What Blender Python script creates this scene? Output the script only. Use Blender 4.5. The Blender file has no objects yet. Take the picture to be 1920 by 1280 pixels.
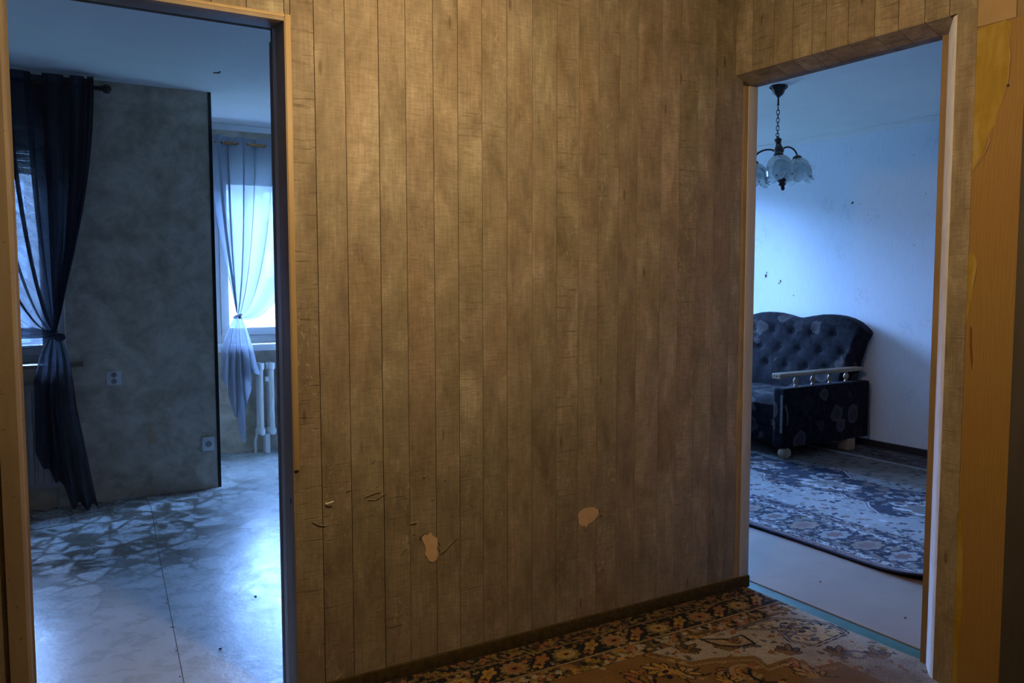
import bpy, bmesh, math, random
import numpy as np
from mathutils import Vector, Matrix
random.seed(7); rng = np.random.default_rng(11)
PI = math.pi
sc = bpy.context.scene
COL = sc.collection

# ------------------------------------------------------------------ camera, world, light, exposure
CAM_H = 1.35
yaw, pit, rol, fpx = 0.541893, 0.074709, -0.001065, 1573.42
fw = Vector((math.sin(yaw)*math.cos(pit), math.cos(yaw)*math.cos(pit), -math.sin(pit)))
r0 = Vector((math.cos(yaw), -math.sin(yaw), 0)); u0 = r0.cross(fw)
r1 = r0*math.cos(rol)+u0*math.sin(rol); u1 = -r0*math.sin(rol)+u0*math.cos(rol)
cd = bpy.data.cameras.new('camera'); cam = bpy.data.objects.new('camera', cd); COL.objects.link(cam)
cam.matrix_world = Matrix(((r1.x, u1.x, -fw.x, 0), (r1.y, u1.y, -fw.y, 0), (r1.z, u1.z, -fw.z, CAM_H), (0, 0, 0, 1)))
cd.sensor_width = 36; cd.lens = fpx/1920*36; cd.clip_start = .02; cd.clip_end = 400
sc.camera = cam

w = bpy.data.worlds.new('sky'); sc.world = w; w.use_nodes = True
bg = w.node_tree.nodes['Background']
SKY = (0.255, 0.485, 1.06); SKY_S = 104.0
bg.inputs[0].default_value = (*SKY, 1); bg.inputs[1].default_value = SKY_S
sc.view_settings.view_transform = 'Standard'; sc.view_settings.look = 'None'
sc.view_settings.exposure = 0.0; sc.view_settings.gamma = 1.0; sc.view_settings.use_curve_mapping = False
sc.cycles.use_denoising = True
sc.cycles.max_bounces = 10; sc.cycles.diffuse_bounces = 6; sc.cycles.transparent_max_bounces = 16
sc.cycles.sample_clamp_indirect = 6.0
LAMP_POS = (1.02, 1.52, 2.14); LAMP_W = 60.0; LAMP_C = (1.0, 0.70, 0.36)

# the layout (metres; the camera stands over the origin)
A = 2.555; AT = 0.15          # hall wall with the plank paper, its thickness
W = 2.616; WB = 2.746         # hall wall with the living-room opening, its back
G = 5.593                     # window wall of the grey room, with the first window
GX = 1.15                     # corner where that wall ends
H2 = 6.66                     # deeper window wall
HB = 6.40                     # window wall of the living room
BX = 5.93                     # far wall of the living room
CA, CB, CH = 2.52, 2.545, 2.56

def portal(name, loc, sx, sz):
    l = bpy.data.lights.new(name, 'AREA'); l.shape = 'RECTANGLE'; l.size = sx; l.size_y = sz
    l.cycles.is_portal = True
    o = bpy.data.objects.new(name, l); COL.objects.link(o); o.location = loc
    o.rotation_euler = (-PI/2, 0, 0)          # faces -Y, into the rooms
    return o
portal('daylight_portal', (-.3, G+.32, 1.53), 1.2, 1.4)
portal('daylight_portal', (1.97, H2+.32, 1.53), 1.2, 1.4)
portal('daylight_portal', (5.18, HB+.27, 1.4), 1.24, 2.1)
portal('daylight_portal', (3.62, 5.75, 1.6), 1.25, 1.4)
portal('daylight_portal', (WB+.02, 6.19, 1.12), 2.05, .84).rotation_euler = (0, PI/2, 0)

# ------------------------------------------------------------------ material helpers
def newmat(name):
    m = bpy.data.materials.new(name); m.use_nodes = True
    nt = m.node_tree; return m, nt, nt.nodes['Principled BSDF']
def sock(nt, s, v):
    if isinstance(v, bpy.types.NodeSocket): nt.links.new(v, s)
    elif v is not None:
        if hasattr(s, 'default_value'):
            try: s.default_value = v
            except Exception: s.default_value = (*v, 1)
def nd(nt, typ, props=None, **inp):
    n = nt.nodes.new('ShaderNode'+typ)
    for k, v in (props or {}).items(): setattr(n, k, v)
    for k, v in inp.items(): sock(nt, n.inputs[k.replace('_', ' ')], v)
    return n
def mth(nt, op, a, b=None, c=None, clamp=False):
    n = nt.nodes.new('ShaderNodeMath'); n.operation = op; n.use_clamp = clamp
    for i, v in enumerate((a, b, c)): sock(nt, n.inputs[i], v)
    return n.outputs[0]
def vmul(nt, v, s):
    n = nt.nodes.new('ShaderNodeVectorMath'); n.operation = 'MULTIPLY'; sock(nt, n.inputs[0], v); sock(nt, n.inputs[1], s); return n.outputs[0]
def vadd(nt, v, s):
    n = nt.nodes.new('ShaderNodeVectorMath'); n.operation = 'ADD'; sock(nt, n.inputs[0], v); sock(nt, n.inputs[1], s); return n.outputs[0]
def mix(nt, f, a, b, mode='MIX'):
    n = nt.nodes.new('ShaderNodeMix'); n.data_type = 'RGBA'; n.blend_type = mode; n.clamp_factor = True
    sock(nt, n.inputs[0], f); sock(nt, n.inputs[6], a if isinstance(a, bpy.types.NodeSocket) else (*a, 1)); sock(nt, n.inputs[7], b if isinstance(b, bpy.types.NodeSocket) else (*b, 1))
    return n.outputs[2]
def ramp(nt, f, stops):
    n = nt.nodes.new('ShaderNodeValToRGB'); e = n.color_ramp.elements
    while len(e) < len(stops): e.new(.5)
    for i, (p, c) in enumerate(stops):
        e[i].position = p; e[i].color = (*c, 1) if len(c) == 3 else c
    sock(nt, n.inputs[0], f); return n.outputs[0]
def rng_map(nt, f, a, b, lo=0., hi=1.):
    n = nt.nodes.new('ShaderNodeMapRange'); n.clamp = True
    for i, v in enumerate((f, a, b, lo, hi)): sock(nt, n.inputs[i], v)
    return n.outputs[0]
def noise(nt, vec, scale=1., detail=4., rough=.55, dist=0.):
    return nd(nt, 'TexNoise', Vector=vec, Scale=scale, Detail=detail, Roughness=rough, Distortion=dist).outputs['Fac']
def objco(nt): return nd(nt, 'TexCoord').outputs['Object']
def bump(nt, b, h, strength=.3, dist=.002):
    n = nd(nt, 'Bump', Strength=strength, Distance=dist, Height=h); nt.links.new(n.outputs[0], b.inputs['Normal'])
def setp(b, rough=None, spec=None, metal=None, sheen=None, coat=None):
    if rough is not None: b.inputs['Roughness'].default_value = rough
    if spec is not None: b.inputs['Specular IOR Level'].default_value = spec
    if metal is not None: b.inputs['Metallic'].default_value = metal
    if sheen is not None: b.inputs['Sheen Weight'].default_value = sheen
    if coat is not None: b.inputs['Coat Weight'].default_value = coat
MATS = {}
def noisy(name, c1, c2, scale=(4, 4, 4), rough=.6, spec=.35, metal=0., detail=5, bmp=0., bscale=60, sheen=None):
    if name in MATS: return MATS[name]
    m, nt, b = newmat(name); co = objco(nt)
    f = noise(nt, vmul(nt, co, scale), 1., detail)
    nt.links.new(mix(nt, rng_map(nt, f, .3, .7), c1, c2), b.inputs['Base Color']); setp(b, rough, spec, metal, sheen)
    if bmp: bump(nt, b, noise(nt, co, bscale, 3), bmp, .003)
    MATS[name] = m; return m

def plank_material():
    m, nt, b = newmat('plank_wallpaper'); co = objco(nt)
    r = nd(nt, 'ObjectInfo').outputs['Random']
    off = nd(nt, 'CombineXYZ', X=mth(nt, 'MULTIPLY', r, 37.), Y=mth(nt, 'MULTIPLY', r, 61.), Z=mth(nt, 'MULTIPLY', r, 23.)).outputs[0]
    v = vadd(nt, co, off)
    blot = noise(nt, vmul(nt, v, (10, 10, 4.6)), 1., 6, .66, .4)
    grain = noise(nt, vmul(nt, v, (150, 150, 9)), 1., 4, .6)
    weave = noise(nt, vmul(nt, v, (26, 26, 210)), 1., 2, .6)
    c = ramp(nt, blot, [(.30, (.145, .122, .092)), (.46, (.228, .196, .150)), (.58, (.285, .250, .198)), (.72, (.40, .365, .30))])
    tint = ramp(nt, r, [(0, (1.0, .99, .95)), (.3, (.91, .905, .87)), (.55, (1.05, 1.01, .98)), (.8, (.86, .83, .80)), (1, (1.06, 1.04, 1.0))])
    c = mix(nt, 1., c, tint, 'MULTIPLY')
    hue = noise(nt, vmul(nt, v, (5, 5, 1.6)), 1., 3, .5)
    c = mix(nt, 1., c, ramp(nt, hue, [(.32, (.96, .985, .90)), (.5, (1, 1, 1)), (.66, (1.0, .93, .88))]), 'MULTIPLY')
    c = mix(nt, rng_map(nt, grain, .36, .62, .32, 0), c, (.11, .08, .05))
    c = mix(nt, rng_map(nt, weave, .38, .6, .30, 0), c, (.11, .085, .06))
    # cross saw marks, strong on some boards, with ragged pale scars
    r2 = mth(nt, 'FRACT', mth(nt, 'MULTIPLY', r, 7.31))
    saw = noise(nt, vmul(nt, v, (6, 6, 95)), 1., 3, .75, .2)
    sawm = mth(nt, 'MULTIPLY', rng_map(nt, saw, .60, .68), rng_map(nt, r2, .35, .75, .12, .85))
    c = mix(nt, mth(nt, 'MULTIPLY', sawm, .62), c, (.085, .06, .04))
    scar = noise(nt, vmul(nt, v, (42, 42, 30)), 1., 6, .7, 1.2)
    patch = noise(nt, vmul(nt, v, (9, 9, 2.0)), 1., 2)
    scm = mth(nt, 'MULTIPLY', rng_map(nt, scar, .54, .64), mth(nt, 'MULTIPLY', rng_map(nt, patch, .48, .58), rng_map(nt, r2, .3, .7, .25, 1.)))
    c = mix(nt, mth(nt, 'MULTIPLY', scm, .42), c, (.46, .40, .30))
    vo = nd(nt, 'TexVoronoi', Vector=vmul(nt, v, (13, 13, 3.4)), Scale=1.).outputs['Distance']
    kn = mth(nt, 'MULTIPLY', rng_map(nt, vo, .045, .10, 1, 0), .65)
    c = mix(nt, kn, c, (.07, .045, .025))
    nt.links.new(c, b.inputs['Base Color']); setp(b, .62, .25)
    hgt = mth(nt, 'ADD', mth(nt, 'MULTIPLY', grain, .35), mth(nt, 'ADD', mth(nt, 'MULTIPLY', sawm, -.9), mth(nt, 'ADD', mth(nt, 'MULTIPLY', scm, .6), mth(nt, 'MULTIPLY', kn, -.8))))
    bump(nt, b, hgt, .7, .0024)
    return m
PLANK = plank_material()

def grey_wall_material():
    m, nt, b = newmat('mottled_grey_wallpaper'); co = objco(nt)
    n1 = noise(nt, co, 4.2, 6, .62, .6); n2 = noise(nt, co, 13, 5, .65, .4)
    f = mth(nt, 'ADD', mth(nt, 'MULTIPLY', n1, .62), mth(nt, 'MULTIPLY', n2, .38))
    c = ramp(nt, f, [(.34, (.31, .26, .20)), (.47, (.42, .36, .28)), (.55, (.52, .45, .36)), (.68, (.66, .58, .47))])
    nt.links.new(c, b.inputs['Base Color']); setp(b, .7, .2); bump(nt, b, n2, .15, .002); return m
GREYW = grey_wall_material()

def pale_paper_material():
    m, nt, b = newmat('pale_textured_wallpaper'); co = objco(nt)
    st = noise(nt, vmul(nt, co, (230, 230, 9)), 1., 3, .6)
    big = noise(nt, co, 1.6, 3)
    vo = nd(nt, 'TexVoronoi', Vector=vmul(nt, co, (1, 3.4, 3.4)), Scale=1.)
    d = vo.outputs['Distance']
    pet = noise(nt, co, 26, 3, .6, 1.5)
    fl = mth(nt, 'MULTIPLY', rng_map(nt, d, .18, .32, 1, 0), rng_map(nt, pet, .50, .60))
    c = mix(nt, rng_map(nt, st, .35, .65), (.70, .745, .80), (.78, .82, .875))
    c = mix(nt, rng_map(nt, big, .35, .65, .12, 0), c, (.58, .61, .66))
    c = mix(nt, mth(nt, 'MULTIPLY', fl, .5), c, (.56, .58, .66))
    nt.links.new(c, b.inputs['Base Color']); setp(b, .65, .25); bump(nt, b, st, .22, .002); return m
PALEW = pale_paper_material()

def vinyl_floor_material():
    m, nt, b = newmat('worn_printed_vinyl'); co = objco(nt)
    sep = nd(nt, 'SeparateXYZ', Vector=co)
    dist = vadd(nt, co, vmul(nt, nd(nt, 'TexNoise', Vector=co, Scale=9., Detail=3.).outputs['Color'], (.05, .05, 0)))
    ve = nd(nt, 'TexVoronoi', {'feature': 'DISTANCE_TO_EDGE'}, Vector=vmul(nt, dist, (6.2, 6.2, 0)), Scale=1.).outputs['Distance']
    vc = nd(nt, 'TexVoronoi', Vector=vmul(nt, dist, (6.2, 6.2, 0)), Scale=1.).outputs['Color']
    cell = nd(nt, 'SeparateColor', Color=vc).outputs[0]
    n1 = noise(nt, co, 10., 7, .68, .6); n2 = noise(nt, co, 1.7, 3, .5); n3 = noise(nt, co, 30., 5, .7)
    # how much of the print is left: little in front of the doors, more along the far wall
    wear = rng_map(nt, mth(nt, 'ADD', sep.outputs[1], mth(nt, 'MULTIPLY', mth(nt, 'SUBTRACT', n2, .5), 1.6)), 3.55, 4.35)
    side = rng_map(nt, mth(nt, 'ADD', sep.outputs[0], mth(nt, 'MULTIPLY', mth(nt, 'SUBTRACT', n2, .5), .9)), .95, 1.5, 1, .22)
    left = mth(nt, 'MULTIPLY', wear, side)
    left = mth(nt, 'MAXIMUM', left, rng_map(nt, n2, .60, .72, 0, .30))
    far = rng_map(nt, sep.outputs[1], 5.2, 5.5)
    line = rng_map(nt, mth(nt, 'ADD', ve, mth(nt, 'MULTIPLY', mth(nt, 'SUBTRACT', n3, .5), .12)), .015, .11, 1, 0)
    mott = rng_map(nt, mth(nt, 'ADD', n1, mth(nt, 'MULTIPLY', mth(nt, 'SUBTRACT', cell, .5), .20)), .46, .58)
    pr = mth(nt, 'MULTIPLY', mth(nt, 'MAXIMUM', mth(nt, 'MULTIPLY', line, rng_map(nt, n1, .30, .48)), mott), left, clamp=True)
    base = mix(nt, rng_map(nt, n1, .3, .7), (.37, .40, .41), (.43, .46, .465))
    ink = mix(nt, rng_map(nt, n3, .35, .65), (.038, .030, .020), (.11, .09, .062))
    c = mix(nt, mth(nt, 'MULTIPLY', pr, .94), base, ink)
    # fine dirt specks everywhere
    sp = mth(nt, 'MULTIPLY', rng_map(nt, n3, .66, .74), .45)
    c = mix(nt, sp, c, (.12, .10, .08))
    nt.links.new(c, b.inputs['Base Color'])
    nt.links.new(rng_map(nt, n1, .3, .7, .20, .38), b.inputs['Roughness'])
    b.inputs['Specular IOR Level'].default_value = .27
    bump(nt, b, noise(nt, co, 6., 5, .65), .4, .008); return m
VINYL = vinyl_floor_material()

def attr_material(name, rough=.9, sheen=.2):
    m, nt, b = newmat(name); co = objco(nt)
    a = nd(nt, 'Attribute', {'attribute_name': 'Col'}).outputs['Color']
    n = noise(nt, co, 160., 2); n2 = noise(nt, co, 5., 4)
    c = mix(nt, 1., a, ramp(nt, n, [(.3, (.62, .62, .62)), (.7, (1.25, 1.25, 1.25))]), 'MULTIPLY')
    c = mix(nt, 1., c, ramp(nt, n2, [(.3, (.82, .82, .82)), (.7, (1.12, 1.12, 1.12))]), 'MULTIPLY')
    nt.links.new(c, b.inputs['Base Color']); setp(b, rough, .1, 0, sheen); bump(nt, b, n, .6, .004); return m
CARPET = attr_material('woven_carpet', .95, .02)

def glass_material():
    m, nt, b = newmat('window_glass'); nt.nodes.remove(b)
    t = nd(nt, 'BsdfTransparent', Color=(.93, .95, .95, 1)); g = nd(nt, 'BsdfGlossy', Roughness=.02)
    f = nd(nt, 'Fresnel', IOR=1.45); mx = nd(nt, 'MixShader')
    nt.links.new(f.outputs[0], mx.inputs[0]); nt.links.new(t.outputs[0], mx.inputs[1]); nt.links.new(g.outputs[0], mx.inputs[2])
    nt.links.new(mx.outputs[0], nt.nodes['Material Output'].inputs[0]); return m
GLASS = glass_material()

def sheer_material(name, col, transp=.3, transl=.55):
    m, nt, b = newmat(name); nt.nodes.remove(b); co = objco(nt)
    wv = noise(nt, vmul(nt, co, (500, 500, 500)), 1., 1)
    c = mix(nt, rng_map(nt, wv, .3, .7), tuple(x*.85 for x in col), tuple(min(1, x*1.12) for x in col))
    t = nd(nt, 'BsdfTransparent', Color=(.78, .80, .86, 1))
    tl = nd(nt, 'BsdfTranslucent'); df = nd(nt, 'BsdfDiffuse'); nt.links.new(c, tl.inputs[0]); nt.links.new(c, df.inputs[0])
    m1 = nd(nt, 'MixShader'); m1.inputs[0].default_value = transl
    nt.links.new(df.outputs[0], m1.inputs[1]); nt.links.new(tl.outputs[0], m1.inputs[2])
    m2 = nd(nt, 'MixShader'); m2.inputs[0].default_value = transp
    nt.links.new(m1.outputs[0], m2.inputs[1]); nt.links.new(t.outputs[0], m2.inputs[2])
    nt.links.new(m2.outputs[0], nt.nodes['Material Output'].inputs[0]); return m
SHEER = sheer_material('grey_blue_voile', (.05, .055, .07), .17, .45)
SHEER_L = sheer_material('light_grey_voile', (.36, .39, .46), .16, .58)
NET = sheer_material('white_net', (.8, .8, .8), .72, .6)

def petal_glass():
    m, nt, b = newmat('frosted_petal_glass'); nt.nodes.remove(b)
    t = nd(nt, 'BsdfTransparent', Color=(.86, .93, .93, 1)); d = nd(nt, 'BsdfTranslucent', Color=(.62, .70, .72, 1)); d2 = nd(nt, 'BsdfDiffuse', Color=(.55, .62, .65, 1))
    g = nd(nt, 'BsdfGlossy', Roughness=.08); f = nd(nt, 'LayerWeight', Blend=.35)
    a0 = nd(nt, 'MixShader'); a0.inputs[0].default_value = .5
    nt.links.new(d.outputs[0], a0.inputs[1]); nt.links.new(d2.outputs[0], a0.inputs[2])
    a = nd(nt, 'MixShader'); n = noise(nt, objco(nt), 22., 3); nt.links.new(rng_map(nt, n, .35, .65, .48, .78), a.inputs[0])
    nt.links.new(t.outputs[0], a.inputs[1]); nt.links.new(a0.outputs[0], a.inputs[2])
    c = nd(nt, 'MixShader'); nt.links.new(mth(nt, 'MULTIPLY', f.outputs['Fresnel'], .6), c.inputs[0]); nt.links.new(a.outputs[0], c.inputs[1]); nt.links.new(g.outputs[0], c.inputs[2])
    nt.links.new(c.outputs[0], nt.nodes['Material Output'].inputs[0]); return m
PETAL = petal_glass()

def velvet_material():
    m, nt, b = newmat('dark_floral_velvet'); co = objco(nt)
    v = vadd(nt, co, vmul(nt, nd(nt, 'TexNoise', Vector=co, Scale=11., Detail=2.).outputs['Color'], (.07, .07, .07)))
    vo = nd(nt, 'TexVoronoi', {'feature': 'SMOOTH_F1'}, Vector=v, Scale=6.5); vo.inputs['Smoothness'].default_value = .15
    d = vo.outputs['Distance']; cid = nd(nt, 'SeparateColor', Color=vo.outputs['Color']).outputs[0]
    n = noise(nt, co, 24., 4)
    fl = mth(nt, 'MULTIPLY', rng_map(nt, d, .40, .46, 1, 0), rng_map(nt, cid, .40, .5))
    rim = mth(nt, 'MULTIPLY', fl, rng_map(nt, d, .25, .42))
    c = mix(nt, rng_map(nt, n, .35, .65), (.006, .006, .008), (.016, .015, .019))
    c = mix(nt, mth(nt, 'MULTIPLY', fl, .8), c, (.045, .037, .037)); c = mix(nt, mth(nt, 'MULTIPLY', rim, .6), c, (.085, .072, .068))
    nt.links.new(c, b.inputs['Base Color']); setp(b, .85, .05, 0, .02); b.inputs['Sheen Roughness'].default_value = .35
    bump(nt, b, n, .2, .004); return m
VELVET = velvet_material()

def orange_wood_material():
    m, nt, b = newmat('orange_wood_print_paper'); co = objco(nt)
    v = vadd(nt, co, vmul(nt, nd(nt, 'TexNoise', Vector=vmul(nt, co, (2, 2, 1)), Scale=1.4, Detail=2.).outputs['Color'], (.10, .10, .25)))
    wv = nd(nt, 'TexWave', {'wave_type': 'RINGS', 'rings_direction': 'X'}, Vector=vmul(nt, v, (1, 14, 2.0)), Scale=2.2, Distortion=2.5, Detail=3.).outputs['Fac']
    n = noise(nt, vmul(nt, co, (120, 120, 8)), 1., 3); big = noise(nt, co, 3.2, 3)
    c = mix(nt, rng_map(nt, wv, .05, .5, .28, 0), (.235, .145, .045), (.17, .09, .025))
    c = mix(nt, rng_map(nt, n, .4, .6, .2, 0), c, (.16, .085, .022)); c = mix(nt, rng_map(nt, big, .4, .65, 0, .45), c, (.22, .115, .032))
    nt.links.new(c, b.inputs['Base Color']); setp(b, .6, .2); return m
ORANGE = orange_wood_material()
def yellow_material():
    m, nt, b = newmat('old_yellow_paint'); co = objco(nt)
    n = noise(nt, vmul(nt, co, (14, 14, 5)), 1., 5, .65, .5)
    nt.links.new(ramp(nt, n, [(.32, (.20, .125, .012)), (.5, (.25, .165, .018)), (.66, (.30, .22, .06))]), b.inputs['Base Color']); setp(b, .6, .25); return m
YELLOW = yellow_material()
def frame_paint(name, c1, c2):
    m, nt, b = newmat(name); co = objco(nt); n = noise(nt, vmul(nt, co, (20, 20, 3)), 1., 4); n2 = noise(nt, co, 55., 3)
    c = mix(nt, rng_map(nt, n, .35, .65), c1, c2); c = mix(nt, rng_map(nt, n2, .68, .72, 0, .6), c, (.06, .04, .03))
    nt.links.new(c, b.inputs['Base Color']); setp(b, .55, .3); return m
FRAME = frame_paint('brown_frame_paint', (.19, .150, .105), (.235, .19, .135))
TRIMW = noisy('honey_trim_wood', (.28, .20, .10), (.34, .25, .13), (30, 30, 3), .5)
BLOND = noisy('bare_blond_wood', (.36, .34, .31), (.43, .41, .38), (40, 40, 4), .6)
EDGEO = noisy('exposed_orange_edge', (.24, .16, .075), (.36, .24, .10), (18, 18, 9), .7)
JAMBBR = noisy('brown_jamb_paper', (.17, .115, .062), (.22, .155, .085), (25, 25, 5), .65)
PLASTER = noisy('bare_white_plaster', (.46, .46, .46), (.58, .58, .58), (30, 30, 14), .85, bmp=.3)
BEIGE = noisy('bare_beige_plaster', (.44, .30, .185), (.51, .355, .225), (20, 20, 20), .85, bmp=.2)
TORN = noisy('torn_paper_back', (.20, .165, .12), (.27, .225, .165), (60, 60, 60), .8)
DARKBACK = noisy('dark_joint_backing', (.055, .042, .02), (.08, .06, .03), (10, 10, 10), .9)
CEIL = noisy('ceiling_paint', (.72, .72, .71), (.78, .78, .77), (2.2, 2.2, 2.2), .85, .15, bmp=.1, bscale=90)
CEILH = noisy('hall_ceiling_paint', (.62, .58, .50), (.68, .64, .56), (2, 2, 2), .85, .15)
WHITE = noisy('white_plastic', (.66, .67, .68), (.72, .73, .74), (8, 8, 8), .35, .4)
RADW = noisy('radiator_enamel', (.72, .72, .70), (.80, .80, .78), (12, 12, 12), .35, .45)
RADG = noisy('grey_radiator_enamel', (.26, .27, .28), (.33, .34, .35), (8, 8, 8), .4, .4)
SILLD = noisy('dark_sill_wood', (.16, .12, .09), (.22, .17, .12), (6, 40, 40), .4)
BLACKP = noisy('black_corner_profile', (.006, .006, .008), (.012, .012, .014), (20, 20, 20), .45)
COPPER = noisy('copper_rod', (.32, .15, .06), (.42, .21, .09), (30, 30, 30), .3, .5, .85)
STEEL = noisy('bright_metal', (.7, .7, .7), (.8, .8, .8), (30, 30, 30), .18, .5, 1.)
TEAL = noisy('teal_painted_board', (.026, .095, .090), (.036, .118, .110), (14, 14, 14), .55)
LINO = noisy('beige_linoleum', (.175, .140, .118), (.215, .172, .146), (5, 5, 5), .5, .35, detail=8)
DARKB = noisy('dark_baseboard', (.018, .016, .015), (.03, .026, .023), (10, 10, 10), .5)
SOFAW = noisy('pale_turned_wood', (.25, .17, .10), (.32, .225, .14), (50, 50, 12), .38, .45)
BRONZE = noisy('dark_bronze', (.022, .015, .012), (.05, .032, .022), (40, 40, 40), .4, .5, .5)
LAMPW = noisy('dark_turned_wood', (.03, .014, .010), (.055, .028, .018), (60, 60, 12), .35, .5)
BULB = noisy('opal_bulb', (.80, .82, .82), (.86, .88, .88), (9, 9, 9), .25, .5)
TUCK = noisy('carpet_pile_edge', (.035, .025, .012), (.07, .05, .025), (60, 60, 60), .95, .05)
DOORG = noisy('dark_grey_casing', (.045, .040, .036), (.06, .053, .048), (30, 30, 4), .5)
DIRT = noisy('dark_mark', (.02, .018, .016), (.05, .045, .04), (80, 80, 80), .9)
CONC = noisy('pale_render', (.085, .085, .083), (.11, .11, .108), (.3, .3, .3), .9)
WINDK = noisy('dark_far_glass', (.10, .12, .14), (.16, .18, .20), (.4, .4, .4), .2)
GRASS = noisy('far_ground', (.10, .12, .07), (.16, .17, .11), (.2, .2, .2), .95)
PALEPAP = noisy('pale_orange_paper', (.27, .185, .095), (.32, .22, .115), (16, 16, 16), .7, bmp=.2)
SHUT = noisy('grey_shutter_slat', (.30, .31, .33), (.36, .37, .39), (5, 5, 5), .5)

# ------------------------------------------------------------------ geometry helpers
def wloc(o):
    v = Vector((0, 0, 0))
    while o: v += o.location; o = o.parent
    return v
class MB:
    def __init__(s): s.bm = bmesh.new(); s.xf = None
    def box(s, lo, hi, bev=0., seg=2):
        g = bmesh.ops.create_cube(s.bm, size=1.)
        vs = g['verts']; c = [(a+b)/2 for a, b in zip(lo, hi)]; d = [abs(b-a) for a, b in zip(lo, hi)]
        for v in vs: v.co = Vector((c[0]+v.co.x*d[0], c[1]+v.co.y*d[1], c[2]+v.co.z*d[2]))
        if bev:
            es = list({e for v in vs for e in v.link_edges})
            bmesh.ops.bevel(s.bm, geom=es, offset=bev, segments=seg, affect='EDGES', profile=.6, clamp_overlap=True)
        return s
    def prism(s, poly, axis, a, b):
        """poly: 2-D outline; axis 'x','y','z' is the extrusion axis from a to b"""
        f = {'x': lambda p, t: (t, p[0], p[1]), 'y': lambda p, t: (p[0], t, p[1]), 'z': lambda p, t: (p[0], p[1], t)}[axis]
        v0 = [s.bm.verts.new(f(p, a)) for p in poly]; v1 = [s.bm.verts.new(f(p, b)) for p in poly]
        n = len(poly); s.bm.faces.new(v0); s.bm.faces.new(v1[::-1])
        for i in range(n): s.bm.faces.new((v0[i], v0[(i+1) % n], v1[(i+1) % n], v1[i]))
        return s
    def lathe(s, prof, c=(0, 0, 0), axis='z', seg=16):
        """prof: (radius, height) pairs"""
        rings = []
        for r, h in prof:
            ring = []
            for i in range(seg):
                a = 2*PI*i/seg; p, q = max(r, 1e-4)*math.cos(a), max(r, 1e-4)*math.sin(a)
                co = {'z': (p, q, h), 'x': (h, p, q), 'y': (p, h, q)}[axis]
                ring.append(s.bm.verts.new((c[0]+co[0], c[1]+co[1], c[2]+co[2])))
            rings.append(ring)
        for a, b in zip(rings, rings[1:]):
            for i in range(seg): s.bm.faces.new((a[i], a[(i+1) % seg], b[(i+1) % seg], b[i]))
        s.bm.faces.new(rings[0]); s.bm.faces.new(rings[-1][::-1])
        return s
    def tube(s, pts, r, seg=8, closed=False):
        pts = [Vector(p) for p in pts]; n = len(pts); rings = []; up = None
        for i, p in enumerate(pts):
            a = pts[(i-1) % n] if (closed or i > 0) else p; b = pts[(i+1) % n] if (closed or i < n-1) else p
            t = (b-a).normalized()
            if up is None: up = Vector((0, 0, 1)) if abs(t.z) < .9 else Vector((1, 0, 0))
            x = t.cross(up).normalized(); up = x.cross(t).normalized()
            rr = r[min(i, len(r)-1)] if isinstance(r, (list, tuple)) else r
            rings.append([s.bm.verts.new(p+(x*math.cos(2*PI*k/seg)+up*math.sin(2*PI*k/seg))*rr) for k in range(seg)])
        m = n if closed else n-1
        for i in range(m):
            a, b = rings[i], rings[(i+1) % n]
            for k in range(seg): s.bm.faces.new((a[k], a[(k+1) % seg], b[(k+1) % seg], b[k]))
        if not closed: s.bm.faces.new(rings[0][::-1]); s.bm.faces.new(rings[-1])
        return s
    def grid(s, fn, nu, nv, wrap=False):
        vs = [[s.bm.verts.new(fn(i/(nu if wrap else nu-1), j/(nv-1))) for j in range(nv)] for i in range(nu)]
        for i in range(nu if wrap else nu-1):
            for j in range(nv-1):
                s.bm.faces.new((vs[i][j], vs[(i+1) % nu][j], vs[(i+1) % nu][j+1], vs[i][j+1]))
        return s
    def sphere(s, c, r, sx=1, sy=1, sz=1, u=16, v=10):
        g = bmesh.ops.create_uvsphere(s.bm, u_segments=u, v_segments=v, radius=r)
        for q in g['verts']: q.co = Vector((c[0]+q.co.x*sx, c[1]+q.co.y*sy, c[2]+q.co.z*sz))
        return s
    def build(s, name, mat, parent=None, smooth=False, recalc=True):
        if s.xf is not None: bmesh.ops.transform(s.bm, matrix=s.xf, verts=s.bm.verts)
        o = wloc(parent)
        if o.length: bmesh.ops.translate(s.bm, verts=s.bm.verts, vec=-o)
        if recalc: bmesh.ops.recalc_face_normals(s.bm, faces=s.bm.faces)
        me = bpy.data.meshes.new(name); s.bm.to_mesh(me); s.bm.free()
        if smooth:
            for p in me.polygons: p.use_smooth = True
            try: me.set_sharp_from_angle(angle=math.radians(40))
            except Exception: pass
        me.materials.append(mat)
        ob = bpy.data.objects.new(name, me); COL.objects.link(ob); ob.parent = parent
        return ob
def box(name, lo, hi, mat, parent=None, bev=0., smooth=None):
    return MB().box(lo, hi, bev).build(name, mat, parent, smooth=bool(bev) if smooth is None else smooth)
def empty(name, loc, label=None, cat=None, group=None, kind=None):
    e = bpy.data.objects.new(name, None); COL.objects.link(e); e.location = loc; e.empty_display_size = .1
    tag(e, label, cat, group, kind); return e
def tag(o, label=None, cat=None, group=None, kind=None):
    if label: o['label'] = label
    if cat: o['category'] = cat
    if group: o['group'] = group
    if kind: o['kind'] = kind
    return o
def struct(o, label, cat='wall'): return tag(o, label, cat, None, 'structure')
def copy_tree(o, parent=None):
    c = o.copy(); COL.objects.link(c)
    if parent: c.parent = parent
    for ch in list(o.children): copy_tree(ch, c)
    return c
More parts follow.
